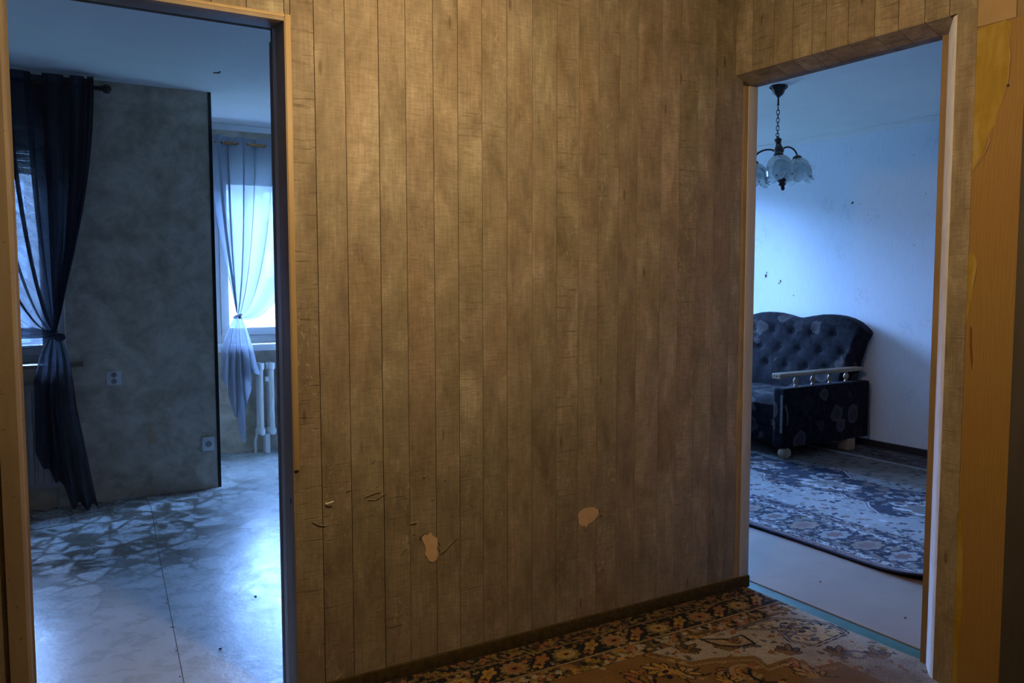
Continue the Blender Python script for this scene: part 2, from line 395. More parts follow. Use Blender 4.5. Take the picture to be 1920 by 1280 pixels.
def blob(cx, cy, rx, ry, n=26, jit=.14, seed=1):
    r = random.Random(seed); ph = [r.uniform(0, 6.28) for _ in range(4)]
    out = []
    for i in range(n):
        a = 2*PI*i/n; k = 1+jit*(math.sin(2*a+ph[0])*.5+math.sin(3*a+ph[1])*.6+math.sin(5*a+ph[2])*.35+r.uniform(-.35, .35))
        out.append((cx+rx*k*math.cos(a), cy+ry*k*math.sin(a)))
    return out

# ------------------------------------------------------------------ large structure: hall wall facing the camera
wf = struct(MB().box((.744, A+.004, 0), (WB, A+AT, CH)).box((-1.9, A+.004, 0), (-.03, A+AT, CH)).box((-.03, A+.004, 2.128), (.744, A+AT, CH)).build('wall_front', DARKBACK),
            'hallway wall papered with brown grey wood planks between the two doorways')
px = [.762, .834, .932, 1.043, 1.136, 1.235, 1.326, 1.419, 1.518, 1.623, 1.729, 1.827, 1.916, 2.013, 2.103, 2.222, 2.317, 2.413, 2.509, 2.603, 2.664]
GAP = .0011
for i, (a, b) in enumerate(zip(px, px[1:])):
    t = A+random.uniform(-.0006, .0006)
    if i < 4:     # a patched-in lower sheet overlaps the upper one here
        zs = [.770, .762, .756, .750][i]
        box('plank', (a+GAP, t, zs-.004), (b-GAP, A+.004, CH), PLANK, wf)
        box('plank', ((.7445 if i == 0 else a+GAP), t-.0016, .0), (b-GAP, A+.004, zs), PLANK, wf)
    else:
        box('plank', (a+GAP, t, 0), (b-GAP, A+.004, CH), PLANK, wf)
hx = [-.62, -.52, -.42, -.31, -.21, -.11, -.01, .09, .19, .275, .365, .454, .535, .634, .744, .762]
for a, b in zip(hx, hx[1:]):
    if b > .76: a, b = .744, .762
    box('plank', (a+GAP, A+random.uniform(-.0006, .0006), 2.128), (b-GAP, A+.004, CH), PLANK, wf)
for a, b in zip(hx[:6], hx[1:7]):
    box('plank', (a+GAP, A, 0), (b-GAP-.02*(b > -.1), A+.004, 2.1275), PLANK, wf)
# torn spots down to the plaster
def wallpatch(name, outline, y0, y1, mat, parent): return MB().prism(outline, 'y', y0, y1).build(name, mat, parent)
wallpatch('plaster_patch', [(1.178, .468), (1.187, .483), (1.200, .476), (1.213, .485), (1.222, .470), (1.236, .462), (1.238, .440), (1.234, .425), (1.240, .405), (1.233, .385), (1.218, .380), (1.204, .386), (1.197, .402), (1.189, .412), (1.193, .430), (1.188, .447)], A-.0022, A+.003, BEIGE, wf)
wallpatch('plaster_patch', [(1.829, .452), (1.838, .466), (1.858, .474), (1.885, .476), (1.908, .471), (1.926, .458), (1.927, .443), (1.914, .430), (1.900, .418), (1.880, .414), (1.866, .399), (1.861, .409), (1.842, .408), (1.831, .424), (1.834, .440)], A-.0022, A+.003, BEIGE, wf)
def flap(pts, y=A-.003, r=.0016):
    MB().tube([(a, y-.002*math.sin(k*1.3), c) for k, (a, c) in enumerate(pts)], r, 6).build('torn_paper_edge', TORN, wf, True)
flap([(1.176, .470), (1.172, .478), (1.180, .487), (1.192, .489)]); flap([(1.240, .452), (1.246, .440), (1.243, .424), (1.248, .410)])
flap([(1.248, .405), (1.268, .418), (1.290, .436), (1.312, .452)], r=.0012); flap([(1.928, .462), (1.937, .452), (1.932, .440), (1.943, .432)])
flap([(1.829, .448), (1.824, .440), (1.829, .430), (1.825, .418)]); flap([(1.864, .402), (1.862, .395), (1.868, .390)])
flap([(.800, .585), (.822, .571), (.842, .566), (.856, .573)], r=.0016)
flap([(.975, .640), (1.000, .648), (1.030, .652)], r=.0012); flap([(.985, .630), (1.015, .628), (1.05, .645)], r=.0011); flap([(1.005, .752), (1.012, .762)], r=.0018)
flap([(.915, .668), (.925, .672)], r=.002); flap([(1.138, .527), (1.16, .530)], r=.0016); flap([(1.10, .43), (1.118, .445)], r=.0014)
flap([(.765, .515), (.770, .535), (.778, .545)], r=.0016); flap([(1.99, .515), (1.998, .505), (1.996, .495)], r=.0014)
for (a, c) in [(.92, .70), (.985, .665), (1.02, .67), (1.06, .605), (1.115, .70), (.90, .60), (1.19, .68), (1.22, .60), (1.27, .66), (1.0, .58), (.965, .53), (1.07, .56), (1.05, .48), (1.02, .47), (1.15, .49)]:
    MB().sphere((a, A-.001, c), .0045, random.uniform(.5, 1.4), .4, random.uniform(.5, 1.2), 8, 6).build('plaster_bump', PLANK, wf, True)
nail = MB().tube([(.846, A+.002, .637), (.850, A-.012, .640), (.866, A-.016, .645)], .0022, 6).sphere((.846, A-.006, .637), .0035, u=8, v=6).build('wall_nail', noisy('white_chip', (.8, .78, .74), (.85, .83, .8), rough=.4), wf, True)
# end of the partition that forms the far side of the living-room opening
box('exposed_edge', (2.666, A-.001, .05), (2.694, A+.006, 2.15), EDGEO, wf, .0015)
box('torn_strip', (2.660, A-.003, .60), (2.690, A+.002, .83), EDGEO, wf, .001)
box('jamb_board', (2.6945, A-.004, .05), (WB+.001, A+.02, 2.152), BLOND, wf, .003)
bb = struct(MB().box((.762, A-.013, 0), (WB+.002, A+.001, .052), .005).build('baseboard_front', TUCK, None, True), 'dark turned-up carpet edge along foot of plank papered wall', 'baseboard')

# ------------------------------------------------------------------ hall wall with the living-room opening
LZ = 2.152
JN = 1.672           # near side of the opening
core = MB()
prof = [(2.6195, 1.60), (2.628, 1.618), (WB, 1.70), (WB, -1.6), (2.6195, -1.6)]
core.prism(prof, 'z', 0, CH)
core.prism([(2.620, LZ+.040), (2.6215, LZ+.037), (2.702, LZ+.007), (WB, LZ+.004), (WB, CH), (2.620, CH)], 'y', JN-.07, A+AT)
core.box((2.6195, A+AT, 0), (WB, 5.76, CH)).box((2.6195, 6.62, 0), (WB, H2+.3, CH)).box((2.6195, 5.76, 2.18), (WB, 6.62, CH))
wr = struct(core.build('wall_right', JAMBBR), 'hallway wall around the living-room opening')
hy = [2.554, 2.463, 2.354, 2.262, 2.170, 2.109, 2.013, 1.906, 1.815, 1.720, 1.6345]
def header_plank(y1, y0, yend=None):
    o = [(2.616, CH), (2.616, LZ+.038), (2.618, LZ+.033), (2.700, LZ+.003), (WB-.002, LZ)]
    i = [(WB-.002, LZ+.003), (2.701, LZ+.006), (2.6205, LZ+.036), (2.6198, LZ+.039), (2.6198, CH)]
    MB().prism(o+i, 'y', y0+GAP, y1-GAP).build('plank', PLANK, wr)
for a, b in zip(hy, hy[1:]): header_plank(a, b)
box('plank', (2.616, 1.5435, LZ+.033), (2.6198, 1.6345-GAP, CH), PLANK, wr)
box('plank', (2.6155, 1.542, 0), (2.6198, 1.6075, LZ+.034), PLANK, wr)                   # side strip
MB().prism([(2.616, 1.6080), (2.621, 1.6185), (2.632, 1.631), (2.665, 1.659), (2.699, 1.686), (2.699, 1.60), (2.630, 1.60)], 'z', .0, LZ+.03).build('plaster_edge', PLASTER, wr, True)
box('jamb_strip', (2.6995, 1.60, 0), (WB+.002, 1.709, LZ+.002), JAMBBR, wr, .002)
# old wood-print paper beyond the strip, with yellow worn patches
box('wood_print_sheet', (2.617, 1.02, 0), (2.6198, 1.5425, 2.125), ORANGE, wr)
box('pale_sheet', (2.6162, 1.425, 2.127), (2.6198, 1.5425, CH), PALEPAP, wr, .0008)
def bpatch(name, outline, th, mat): return MB().prism(outline, 'x', 2.617-th, 2.6198).build(name, mat, wr)
bpatch('yellow_patch', [(1.5425, 2.118), (1.50, 2.123), (1.455, 2.127), (1.438, 2.112), (1.442, 2.07), (1.436, 2.02), (1.441, 1.96), (1.452, 1.90), (1.470, 1.85), (1.474, 1.82), (1.489, 1.80), (1.500, 1.765), (1.508, 1.74), (1.524, 1.715), (1.538, 1.69), (1.5425, 1.685)], .0006, YELLOW)
bpatch('yellow_patch', [(1.5435, 1.43), (1.524, 1.425), (1.512, 1.40), (1.520, 1.36), (1.518, 1.31), (1.530, 1.26), (1.5435, 1.20)], .0006, YELLOW)
bpatch('yellow_patch', [(1.5435, .62), (1.532, .60), (1.522, .45), (1.518, .30), (1.524, .1), (1.524, 0), (1.5435, 0)], .0006, YELLOW)
for pts in ([(1.447, 2.09), (1.437, 2.02), (1.440, 1.95), (1.451, 1.90)], [(1.497, 1.80), (1.489, 1.775), (1.496, 1.75), (1.512, 1.72), (1.534, 1.69)], [(1.522, 1.42), (1.514, 1.39), (1.522, 1.33), (1.530, 1.27)]):
    MB().tube([(2.6162, a, c) for a, c in pts], [.0008, .0022, .0026, .0008], 6).build('torn_paper_edge', PALEPAP, wr, True)
bpatch('tear_mark', [(1.528, 1.20), (1.522, 1.19), (1.520, 1.14), (1.515, 1.09), (1.517, 1.06), (1.522, 1.09), (1.527, 1.14)], .0012, noisy('dark_tear', (.10, .035, .012), (.14, .05, .02), rough=.8))
MB().lathe([(.0045, 0), (.0045, .002)], (2.6145, 1.441, 1.93), 'x', 10).build('nail_hole', DIRT, wr)
# edge of the next door's casing, close to the camera
dr = empty('door_2', (W, 1.0, 0), 'dark grey door casing at the edge beside orange wood-print wall', 'door', kind='structure')
box('casing', (2.585, 1.26, 0), (2.6165, 1.378, 2.2), DOORG, dr, .006)
box('casing', (2.585, .36, 2.08), (2.6165, 1.26, 2.2), DOORG, dr, .006)
box('casing', (2.585, .26, 0), (2.6165, .36, 2.2), DOORG, dr, .006)
box('leaf', (2.600, .36, 0), (2.6165, 1.26, 2.08), DOORG, dr, .003)

# ------------------------------------------------------------------ rest of the shell
struct(box('floor', (-1.6, -1.6, -.12), (2.727, A+AT*.5, -.001), noisy('screed', (.2, .17, .14), (.26, .22, .18)), None), 'hallway floor under the patterned carpet', 'floor')
flA = struct(box('floor_grey_room', (-1.8, A+AT*.5, -.12), (2.715, H2, 0), VINYL), 'worn pale vinyl floor with dark stone print in the grey room', 'floor')
def seam(pts, wd=.003):
    MB().tube([(x, y, -.0008) for x, y in pts], wd, 6).build('floor_seam', DIRT, flA)
seam([(.690, 5.55), (.688, 5.306), (.64, 4.80), (.585, 4.26), (.52, 3.55), (.46, 2.90), (.44, 2.62)], .0019)
for k in range(9):
    t = random.random(); y = 2.8+t*1.3; x = .455+(y-2.9)*.095
    MB().sphere((x+random.uniform(-.004, .004), y, .001), .0035, 1, 1.2, .3, 8, 5).build('seam_tear', DIRT, flA)
for x, y in [(.86, 3.55), (.62, 3.1)]:
    MB().sphere((x, y, .003), .005, 1.3, 1, .5, 8, 5).build('crumb', DIRT, flA)
flB = struct(MB().box((2.8085, -.5, -.12), (BX, HB, 0)).box((WB, -.5, -.12), (2.8085, JN-.05, 0)).box((WB, A+.1, -.12), (2.8085, HB, 0)).build('floor_living_room', LINO), 'bare beige linoleum floor between teal strip and blue rug', 'floor')
thr = struct(box('trim_1', (2.727, JN-.05, -.1), (2.8055, A+.1, -.004), TEAL, None, .001), 'teal painted threshold strip across the living-room opening', 'threshold')
box('floor_gap', (2.8056, JN-.049, -.11), (2.8084, A+.099, -.006), DIRT, thr)
for x, y in [(3.06, 2.42), (3.02, 1.98)]: MB().sphere((x, y, .002), .004, 1.5, .8, .4, 8, 5).build('crumb', DIRT, flB)
struct(box('ceiling', (-1.6, -1.6, CH), (2.746, A+AT*.5, CH+.1), CEILH), 'hallway ceiling', 'ceiling')
cA = struct(box('ceiling_grey_room', (-1.8, A+AT*.5, CA), (2.6195, H2+.3, CA+.2), CEIL), 'shadowy ceiling of the grey room with a small dark scuff', 'ceiling')
MB().tube([(1.06, 5.05, CA-.001), (1.075, 5.03, CA-.002), (1.09, 5.04, CA-.001), (1.085, 5.0, CA-.001)], .004, 6).build('ceiling_scuff', DIRT, cA)
cB = struct(MB().box((WB, -.5, CB), (BX+.1, 5.72, CB+.2)).box((4.40, 5.72, CB), (BX+.1, HB+.25, CB+.2)).build('ceiling_living_room', CEIL), 'smooth pale ceiling of the living room', 'ceiling')
for nm, lo, hi, m, lb in (('wall_hall_left', (-1.7, -1.6, 0), (-1.6, A+AT, CH), JAMBBR, 'hallway side wall'), ('wall_hall_back', (-1.7, -1.7, 0), (2.75, -1.6, CH), JAMBBR, 'hallway wall behind the viewer'),
                          ('wall_grey_room_left', (-1.9, A+AT, 0), (-1.8, G+.3, CA), GREYW, 'grey room side wall'), ('wall_living_room_near', (WB, -.6, 0), (BX+.1, -.5, CB), PALEW, 'living room near end wall')):
    struct(box(nm, lo, hi, m), lb)
struct(MB().box((2.612, A+AT, 0), (2.6195, 5.76, CA)).box((2.612, 6.62, 0), (2.6195, H2, CA)).box((2.612, 5.76, 2.18), (2.6195, 6.62, CA)).build('wall_grey_room_right', CEIL), 'grey room side wall beside the deep window')
struct(box('wall_living_room_left', (WB, A+.001, 0), (WB+.004, 5.52, CB), PALEW), 'living room side of the partition wall')

def windowed_wall(m, x0, x1, y0, y1, z1, wx0, wx1, wz0, wz1):
    m.box((x0, y0, 0), (wx0, y1, z1)).box((wx1, y0, 0), (x1, y1, z1)).box((wx0, y0, 0), (wx1, y1, wz0)).box((wx0, y0, wz1), (wx1, y1, z1))
# window wall of the grey room, ending in an outer corner, and the deeper part beyond it
m = MB(); windowed_wall(m, -1.9, GX, G, G+.30, CA, -.92, .293, .84, 2.22); m.box((GX-.3, G+.30, 0), (GX, H2+.3, CA))
wg = struct(m.build('wall_grey_room_front', GREYW), 'mottled grey wallpapered wall with sockets, ending in a black corner edge')
MB().box((GX-.016, G-.004, 0), (GX+.004, G+.018, CA)).build('corner_profile', BLACKP, wg)
def gpatch(o): MB().prism(o, 'y', G-.0015, G+.002).build('plaster_patch', BEIGE, wg)
gpatch([(.724, .470), (.742, .462), (.746, .44), (.740, .425), (.752, .405), (.761, .385), (.760, .35), (.752, .328), (.724, .320)])
gpatch([(.732, .105), (.742, .09), (.738, .05), (.744, .0), (.730, .0)])
m = MB(); windowed_wall(m, GX, 2.6195, H2, H2+.30, CA, 1.375, 2.52, .85, 2.20)
wd = struct(m.build('wall_grey_room_deep', GREYW), 'grey wall behind the white ribbed radiator and blue curtain')
struct(MB().prism([(H2, CA), (H2, CA-.045), (H2-.012, CA-.045), (H2-.045, CA-.012), (H2-.045, CA)], 'x', GX+.005, 2.611).build('trim_2', CEIL), 'white ceiling cove above the blue curtain', 'cornice')
struct(MB().prism([(G, CA), (G, CA-.035), (G-.010, CA-.035), (G-.035, CA-.01), (G-.035, CA)], 'x', -1.79, .40).build('trim_3', CEIL), 'ceiling cove above the dark tied curtain', 'cornice')
m = MB(); windowed_wall(m, 4.55, BX+.1, HB, HB+.25, CB, 4.62, 5.82, .35, 2.46)
windowed_wall(m, WB, 4.55, 5.52, 5.72, CB, 3.0, 4.25, .90, 2.30)
m.box((4.40, 5.72, 0), (4.55, HB+.25, CB))
struct(m.build('wall_living_room_window', PALEW), 'living room window wall with a set-back corner added to let sky light reach the side door')  # set-back corner is added so the side door sees more sky
wl = struct(box('wall_living_room_far', (BX, -.5, 0), (BX+.1, HB, CB), PALEW), 'pale blue textured wallpaper wall behind the dark sofa')
for y, z, r in [(4.475, 1.962, .008), (4.41, 1.95, .003), (5.37, 1.373, .012), (5.36, 1.40, .006), (5.20, 1.325, .008), (5.215, 1.305, .006), (5.05, 1.20, .004), (3.95, 2.28, .003), (3.92, 1.60, .003), (3.84, 1.98, .003)]:
    MB().prism(blob(y, z, r, r*1.2, 10, .4, int(y*100)), 'x', BX-.002, BX+.001).build('wall_hole', DIRT, wl)
struct(box('trim_4', (BX-.03, -.5, CB-.045), (BX-.0005, HB-.001, CB-.001), CEIL, None, .004), 'white ceiling trim above the pale wallpaper', 'cornice')
struct(box('baseboard_living_room', (BX-.02, -.5, 0), (BX-.0005, HB-.001, .055), DARKB, None, .003), 'black baseboard under pale wallpaper behind the sofa', 'baseboard')

# ------------------------------------------------------------------ doorway frame into the grey room
d1 = empty('door_1', (.37, A, 0), 'brown painted door frame open to the grey room', 'door', kind='structure')
y0, y1 = A-.012, A+.062
jb = box('jamb', (.7405, A-.010, 0), (.7436, A+.079, 2.1275), FRAME, d1, .001)
box('painted_rebate', (.7400, A+.0795, 0), (.7436, A+.121, 2.1275), noisy('grey_rebate_paint', (.30, .30, .31), (.36, .36, .37), (20, 20, 4), .4), jb, .001)
box('door_seal', (.7390, A+.1215, 0), (.7436, A+.152, 2.09), noisy('grey_rubber', (.10, .10, .105), (.13, .13, .135)), jb, .001)
MB().prism([(-.03, A+.004), (-.030, y0), (.012, y0-.006), (.020, y0), (.024, y0+.010), (.024, y1), (.031, y1), (.031, A+AT+.02), (-.03, A+AT+.02)], 'z', 0, 2.1275).build('jamb', FRAME, d1, False)
box('frame_head', (-.03, A-.010, 2.116), (.7404, A+.085, 2.1279), FRAME, d1, .001)
box('trim_strip', (.744, A-.010, .757), (.7615, A+.003, 2.137), TRIMW, d1, .002)
box('trim_strip', (-.05, A-.010, 2.128), (.7435, A+.003, 2.137), TRIMW, d1, .002)
MB().sphere((.7402, A+.02, .655), .008, .3, .6, 1.4, 8, 6).build('paint_chip', DIRT, d1)

# ------------------------------------------------------------------ windows
def window(n, x0, x1, z0, z1, y, label, leaves):
    e = empty('window_%d' % n, ((x0+x1)/2, y, z0), label, 'window', kind='structure')
    f = .055; yy = (y, y+.07)
    box('frame', (x0, yy[0], z0), (x0+f, yy[1], z1), WHITE, e, .004); box('frame', (x1-f, yy[0], z0), (x1, yy[1], z1), WHITE, e, .004)
    box('frame', (x0+f, yy[0], z0), (x1-f, yy[1], z0+f), WHITE, e, .004); box('frame', (x0+f, yy[0], z1-f), (x1-f, yy[1], z1), WHITE, e, .004)
    wx = (x1-x0-2*f)/leaves; s = .06
    for k in range(leaves):
        a, b = x0+f+k*wx+.002, x0+f+(k+1)*wx-.002; c, d = z0+f+.002, z1-f-.002
        m = MB(); m.box((a, y-.012, c), (a+s, y+.05, d), .004).box((b-s, y-.012, c), (b, y+.05, d), .004).box((a+s, y-.012, c), (b-s, y+.05, c+s), .004).box((a+s, y-.012, d-s), (b-s, y+.05, d), .004)
        sash = m.build('sash', WHITE, e, True)
        box('pane', (a+s, y+.018, c+s), (b-s, y+.024, d-s), GLASS, sash)
    hx_ = x0+f+wx-.03
    MB().box((hx_-.012, y-.022, 1.38), (hx_+.012, y-.012, 1.46), .003).box((hx_-.008, y-.05, 1.34), (hx_+.008, y-.036, 1.45), .004).build('handle', WHITE, e, True)
    return e
w1 = window(1, -.92, .293, .84, 2.22, G+.16, 'white framed window behind the dark tied curtain', 2)
w2 = window(2, 1.375, 2.52, .85, 2.20, H2+.12, 'bright white framed window behind the light blue curtain', 2)
w3 = window(3, 4.62, 5.82, .35, 2.46, HB+.12, 'unseen living room window added beyond the sofa end for daylight', 2)  # unseen window, sided by the sofa shadow, added to light the pale wall
box('window_sill', (-1.0, G-.075, .835), (.375, G+.16, .858), SILLD, w1, .004)
box('window_sill', (1.30, H2-.13, .797), (2.58, H2+.12, .849), WHITE, w2, .006)
box('window_sill', (4.58, HB-.06, .31), (5.86, HB+.12, .35), WHITE, w3, .006)
w5 = window(4, 3.0, 4.25, .90, 2.30, 5.62, 'second unseen living room window added in the set-back wall for daylight', 2)  # added out of view for more daylight in the living room
box('window_sill', (2.95, 5.46, .86), (4.30, 5.62, .90), WHITE, w5, .006)
w4 = empty('door_3_added', (2.68, 6.19, 0), 'unseen glazed door added in the side wall to bring daylight into the deep end', 'door', kind='structure')  # added opening, unseen, brightens the radiator and floor from the side
for lo_, hi_ in (((2.65, 5.761, 0), (2.71, 5.82, 2.179)), ((2.65, 6.56, 0), (2.71, 6.619, 2.179)), ((2.65, 5.82, 0), (2.71, 6.56, .12)), ((2.65, 5.82, 2.10), (2.71, 6.56, 2.179))): box('frame', lo_, hi_, WHITE, w4, .004)
box('pane', (2.677, 5.82, .12), (2.683, 6.56, 2.10), GLASS, w4)
sh = empty('roller_shutter', (-.31, G+.26, 1.97), 'partly lowered grey roller shutter outside window behind dark curtain', 'shutter')
for k in range(6): box('slat', (-.915, G+.252, 1.975+k*.041), (.288, G+.264, 2.013+k*.041), SHUT, sh, .004)

# ------------------------------------------------------------------ curtains
def interp(tab, t):
    for (a, va), (b, vb) in zip(tab, tab[1:]):
        if t <= b: return va+(vb-va)*(t-a)/max(b-a, 1e-6)
    return tab[-1][1]
def bez(p0, p1, p2, p3, t):
    s = 1-t; return tuple(s**3*a+3*s*s*t*b+3*s*t*t*c+t**3*d for a, b, c, d in zip(p0, p1, p2, p3))
def curtain(root, xin, xout, zrod, yr, xk, zk, nf, amp, mat, tail, dip, tail_fold=4.5, uexp=1.0, bundle=.028, ph=0., pleat=.3):
    sgn = 1 if xout > xin else -1
    def fn(u, v):
        uu = u**uexp
        xt = xin+(xout-xin)*uu
        off = math.sin(2*PI*nf*u+ph)
        wid_ = abs(xout-xin)/nf*uexp*u**(uexp-1)
        pl = pleat*(1-u)**.7*wid_*math.sin(2*(2*PI*nf*u+ph))
        if v < .03:
            z = zrod+.05-.05*(v/.03)+.004*math.sin(9*u+1); return (xt+pl, yr+amp*off, z)
        t = (v-.03)/.97
        h = zrod-zk
        p0 = (xt, zrod); p1 = (xt+(xk-xt)*.10, zk+h*.52-.06*u); p2 = (xk+(xt-xk)*(.18+.42*u), zk+h*(.22*(1-u))-dip*u)
        p3 = (xk+sgn*bundle*(u-.35), zk+.022*(1-2*u)*(1 if u < .5 else 1.0))
        x, z = bez(p0, p1, p2, p3, t)
        k = (1-t)**.55
        x += pl*k
        a = amp*(k*1.0+.20)*(1-t**6)
        yy = yr+a*off+.012*math.sin(2*PI*nf*2.3*u+1.1+2*t)*math.sin(PI*t) - .03*t
        # folds also ride along the sweep
        q = math.sin(2*PI*nf*u+ph+.6)*.013*math.sin(PI*min(1, t*1.05))
        return (x, yy, z+q*u)
    MB().grid(fn, 220, 70).build('curtain_cloth', mat, root, True, False)
    def tf(u, v):
        hem = interp(tail['hem'], u); z = zk-.005+(hem-zk)*v
        sp = bundle*.9+(interp(tail['spread'], v)-bundle)*1.
        cx = xk+interp(tail['shift'], v)
        x = cx+(u-.5)*sp
        y = yr-.03+(.012+.038*v)*math.sin(2*PI*tail_fold*u+.8+1.2*v)*min(1, v*4+.15)+.010*math.sin(11*u+5*v)
        return (x, y, z+.012*math.sin(2*PI*tail_fold*u+2.1)*v)
    MB().grid(tf, 120, 46).build('curtain_tail', mat, root, True, False)
cl = empty('curtain', (.0, G-.09, 0), 'dark blue grey voile curtain knotted at sill height beside grey wall', 'curtain')
curtain(cl, .475, -1.0, 2.445, G-.15, .232, 1.045, 7.4, .036, SHEER, dict(hem=[(0, .36), (.3, .20), (.36, .22), (.55, .05), (.75, .03), (1, .015)], spread=[(0, .05), (.15, .15), (.4, .21), (1, .31)], shift=[(0, 0), (.4, -.012), (1, .03)]), .10, 4.2, 1.9, .03, .9, .30)
MB().sphere((.252, G-.19, 1.020), .026, 1.15, .9, .9, 12, 8).build('tie_knot', SHEER, cl, True)
def swag(u, v):
    x = .245-.62*u; k = min(1, u*5)
    z = 1.045-.045*math.sin(PI*min(1, u*1.3))+.10*u*u+(.5-v)*(.030+.085*k)+.008*math.sin(v*19+u*5)*k
    return (x, G-.195+.028*math.sin(v*PI*5+u*3)*k+.03*u, z)
MB().grid(swag, 50, 40).build('swag_fold', SHEER, cl, True, False)
cr = empty('curtain', (1.9, H2-.16, 0), 'light blue grey voile curtain tied back beside white radiator', 'curtain')
curtain(cr, 1.33, 2.06, 2.352, H2-.175, 1.484, 1.075, 3.6, .042, SHEER_L, dict(hem=[(0, .62), (.18, .50), (.3, .34), (.42, .30), (.5, .13), (.62, .16), (.68, .36), (.8, .60), (1, .645)], spread=[(0, .05), (.2, .13), (.5, .22), (1, .27)], shift=[(0, 0), (.5, -.01), (1, .005)]), .13, 4.4, 1.25, .03, 2.2, .20)
MB().tube([(1.484+.024*math.cos(a), H2-.20+.022*math.sin(a), 1.072+.010*math.cos(a)) for a in [2*PI*k/16 for k in range(16)]], .009, 8, True).build('tieback', SHEER_L, cr, True)
MB().lathe([(.002, -.004), (.010, -.003), (.011, .002), (.004, .006)], (1.492, H2-.232, 1.062), 'y', 12).build('tieback_clasp', STEEL, cr, True)
net = empty('net_curtain', (-.3, G+.10, .9), 'white leaf patterned net curtain hanging in window behind dark curtain', 'net curtain')
def leafnet():
    m, nt, b = newmat('leaf_net'); nt.nodes.remove(b); co = objco(nt)
    wv = nd(nt, 'TexWave', {'wave_type': 'RINGS', 'rings_direction': 'SPHERICAL'}, Vector=vmul(nt, co, (1, 0, 1)), Scale=5., Distortion=3.0, Detail=1.).outputs['Fac']
    t = nd(nt, 'BsdfTransparent', Color=(.9, .9, .9, 1)); tl = nd(nt, 'BsdfTranslucent', Color=(.20, .20, .20, 1)); mx = nd(nt, 'MixShader')
    nt.links.new(rng_map(nt, wv, .55, .7, .45, .62), mx.inputs[0]); nt.links.new(t.outputs[0], mx.inputs[1]); nt.links.new(tl.outputs[0], mx.inputs[2])
    nt.links.new(mx.outputs[0], nt.nodes['Material Output'].inputs[0]); return m
MB().grid(lambda u, v: (-.86+1.09*u, G+.11+.012*math.sin(u*40), 2.14-1.10*v-.03*math.sin(u*25)**2), 90, 12).build('net_cloth', leafnet(), net, True, False)
def rod(name, x0, x1, y, z, mat, label, end_lo=True, end_hi=True):
    e = empty(name, ((x0+x1)/2, y, z), label, 'curtain rod')
    MB().lathe([(.012, x0), (.012, x1)], (0, y, z), 'x', 14).build('pole', mat, e, True)
    fin = [(.012, 0), (.020, .004), (.012, .012), (.024, .026), (.028, .042), (.020, .058), (.006, .066)]
    if end_hi: MB().lathe([(r, x1+h) for r, h in fin], (0, y, z), 'x', 14).build('finial', mat, e, True)
    if end_lo: MB().lathe([(r, x0-h) for r, h in fin], (0, y, z), 'x', 14).build('finial', mat, e, True)
    for xb in (x0+.05, x1-.03):
        MB().tube([(xb, y, z), (xb, y+.06, z-.005), (xb, y+.14, z)], .007, 8).build('bracket', mat, e, True)
    return e
rod('curtain_rod', -1.1, .505, G-.15, 2.445, BRONZE, 'dark curtain rod with knob end under grey room ceiling')
rod('curtain_rod', 1.30, 2.58, H2-.175, 2.352, COPPER, 'copper coloured curtain rod above the bright deep window', end_lo=False, end_hi=False)
def eyelet(root, x, y, z, mat):
    MB().tube([(x, y+.024*math.sin(a)*.4, z+.024*math.cos(a)) if False else (x+.004*math.sin(a), y+.022*math.sin(a), z+.022*math.cos(a)) for a in [2*PI*k/16 for k in range(16)]], .004, 6, True).build('eyelet', mat, root, True)
def eyelets(root, xin, xout, y, z, nf, uexp, ph):
    for k in range(int(2*nf)+1):
        u = (k*PI-ph)/(2*PI*nf)
        if .005 < u < .995: eyelet(root, xin+(xout-xin)*u**uexp, y, z, STEEL)
eyelets(cl, .475, -1.0, G-.15, 2.445, 7.4, 1.9, .9); eyelets(cr, 1.33, 2.06, H2-.175, 2.352, 3.6, 1.25, 2.2)

# ------------------------------------------------------------------ radiators
rd = empty('column_radiator', (1.95, H2-.12, 0), 'white cast iron column radiator under the bright window', 'radiator')
def section(x):
    m = MB(); yb = H2-.115
    for dy in (-.045, .045):
        m.lathe([(.016, .17), (.018, .20), (.0175, .42), (.018, .64), (.016, .675)], (x, yb+dy, 0), 'z', 12)
    for z in (.17, .675):
        m.box((x-.021, yb-.072, z-.030), (x+.021, yb+.072, z+.030), .020, 3)
        m.lathe([(.026, x-.036), (.028, x-.030), (.024, x-.018), (.024, x+.018), (.028, x+.030), (.026, x+.036)], (0, yb, z), 'x', 14)
    m.box((x-.012, yb-.066, .175), (x+.012, yb-.034, .67), .008)
    return m.build('radiator_section', RADW, rd, True)
s0 = section(1.655)
for k in range(1, 9):
    c = s0.copy(); COL.objects.link(c); c.location.x += .083*k
box('air_vent', (1.684, H2-.185, .565), (1.710, H2-.168, .60), RADW, rd, .003)
for x in (1.70, 2.25): box('radiator_leg', (x-.018, H2-.16, 0), (x+.018, H2-.07, .15), RADW, rd, .006)
MB().tube([(1.618, H2-.10, 0), (1.618, H2-.10, .10), (1.63, H2-.105, .15)], .011, 8).build('supply_pipe', RADW, rd, True)
rp = empty('panel_radiator', (-.3, G-.06, .13), 'grey ribbed panel radiator below the dark window sill', 'radiator')
rpx = (-.78, .245)
box('body', (rpx[0], G-.075, .135), (rpx[1], G-.02, .735), RADG, rp, .006)
nrib = 24
r_ = MB().prism([(-.014, G-.075), (-.010, G-.084), (.010, G-.084), (.014, G-.075)], 'z', .165, .705).build('rib', RADG, rp)
r_.location.x += rpx[0]+.03
for k in range(1, nrib):
    c = r_.copy(); COL.objects.link(c); c.location.x += k*(rpx[1]-rpx[0]-.06)/(nrib-1)
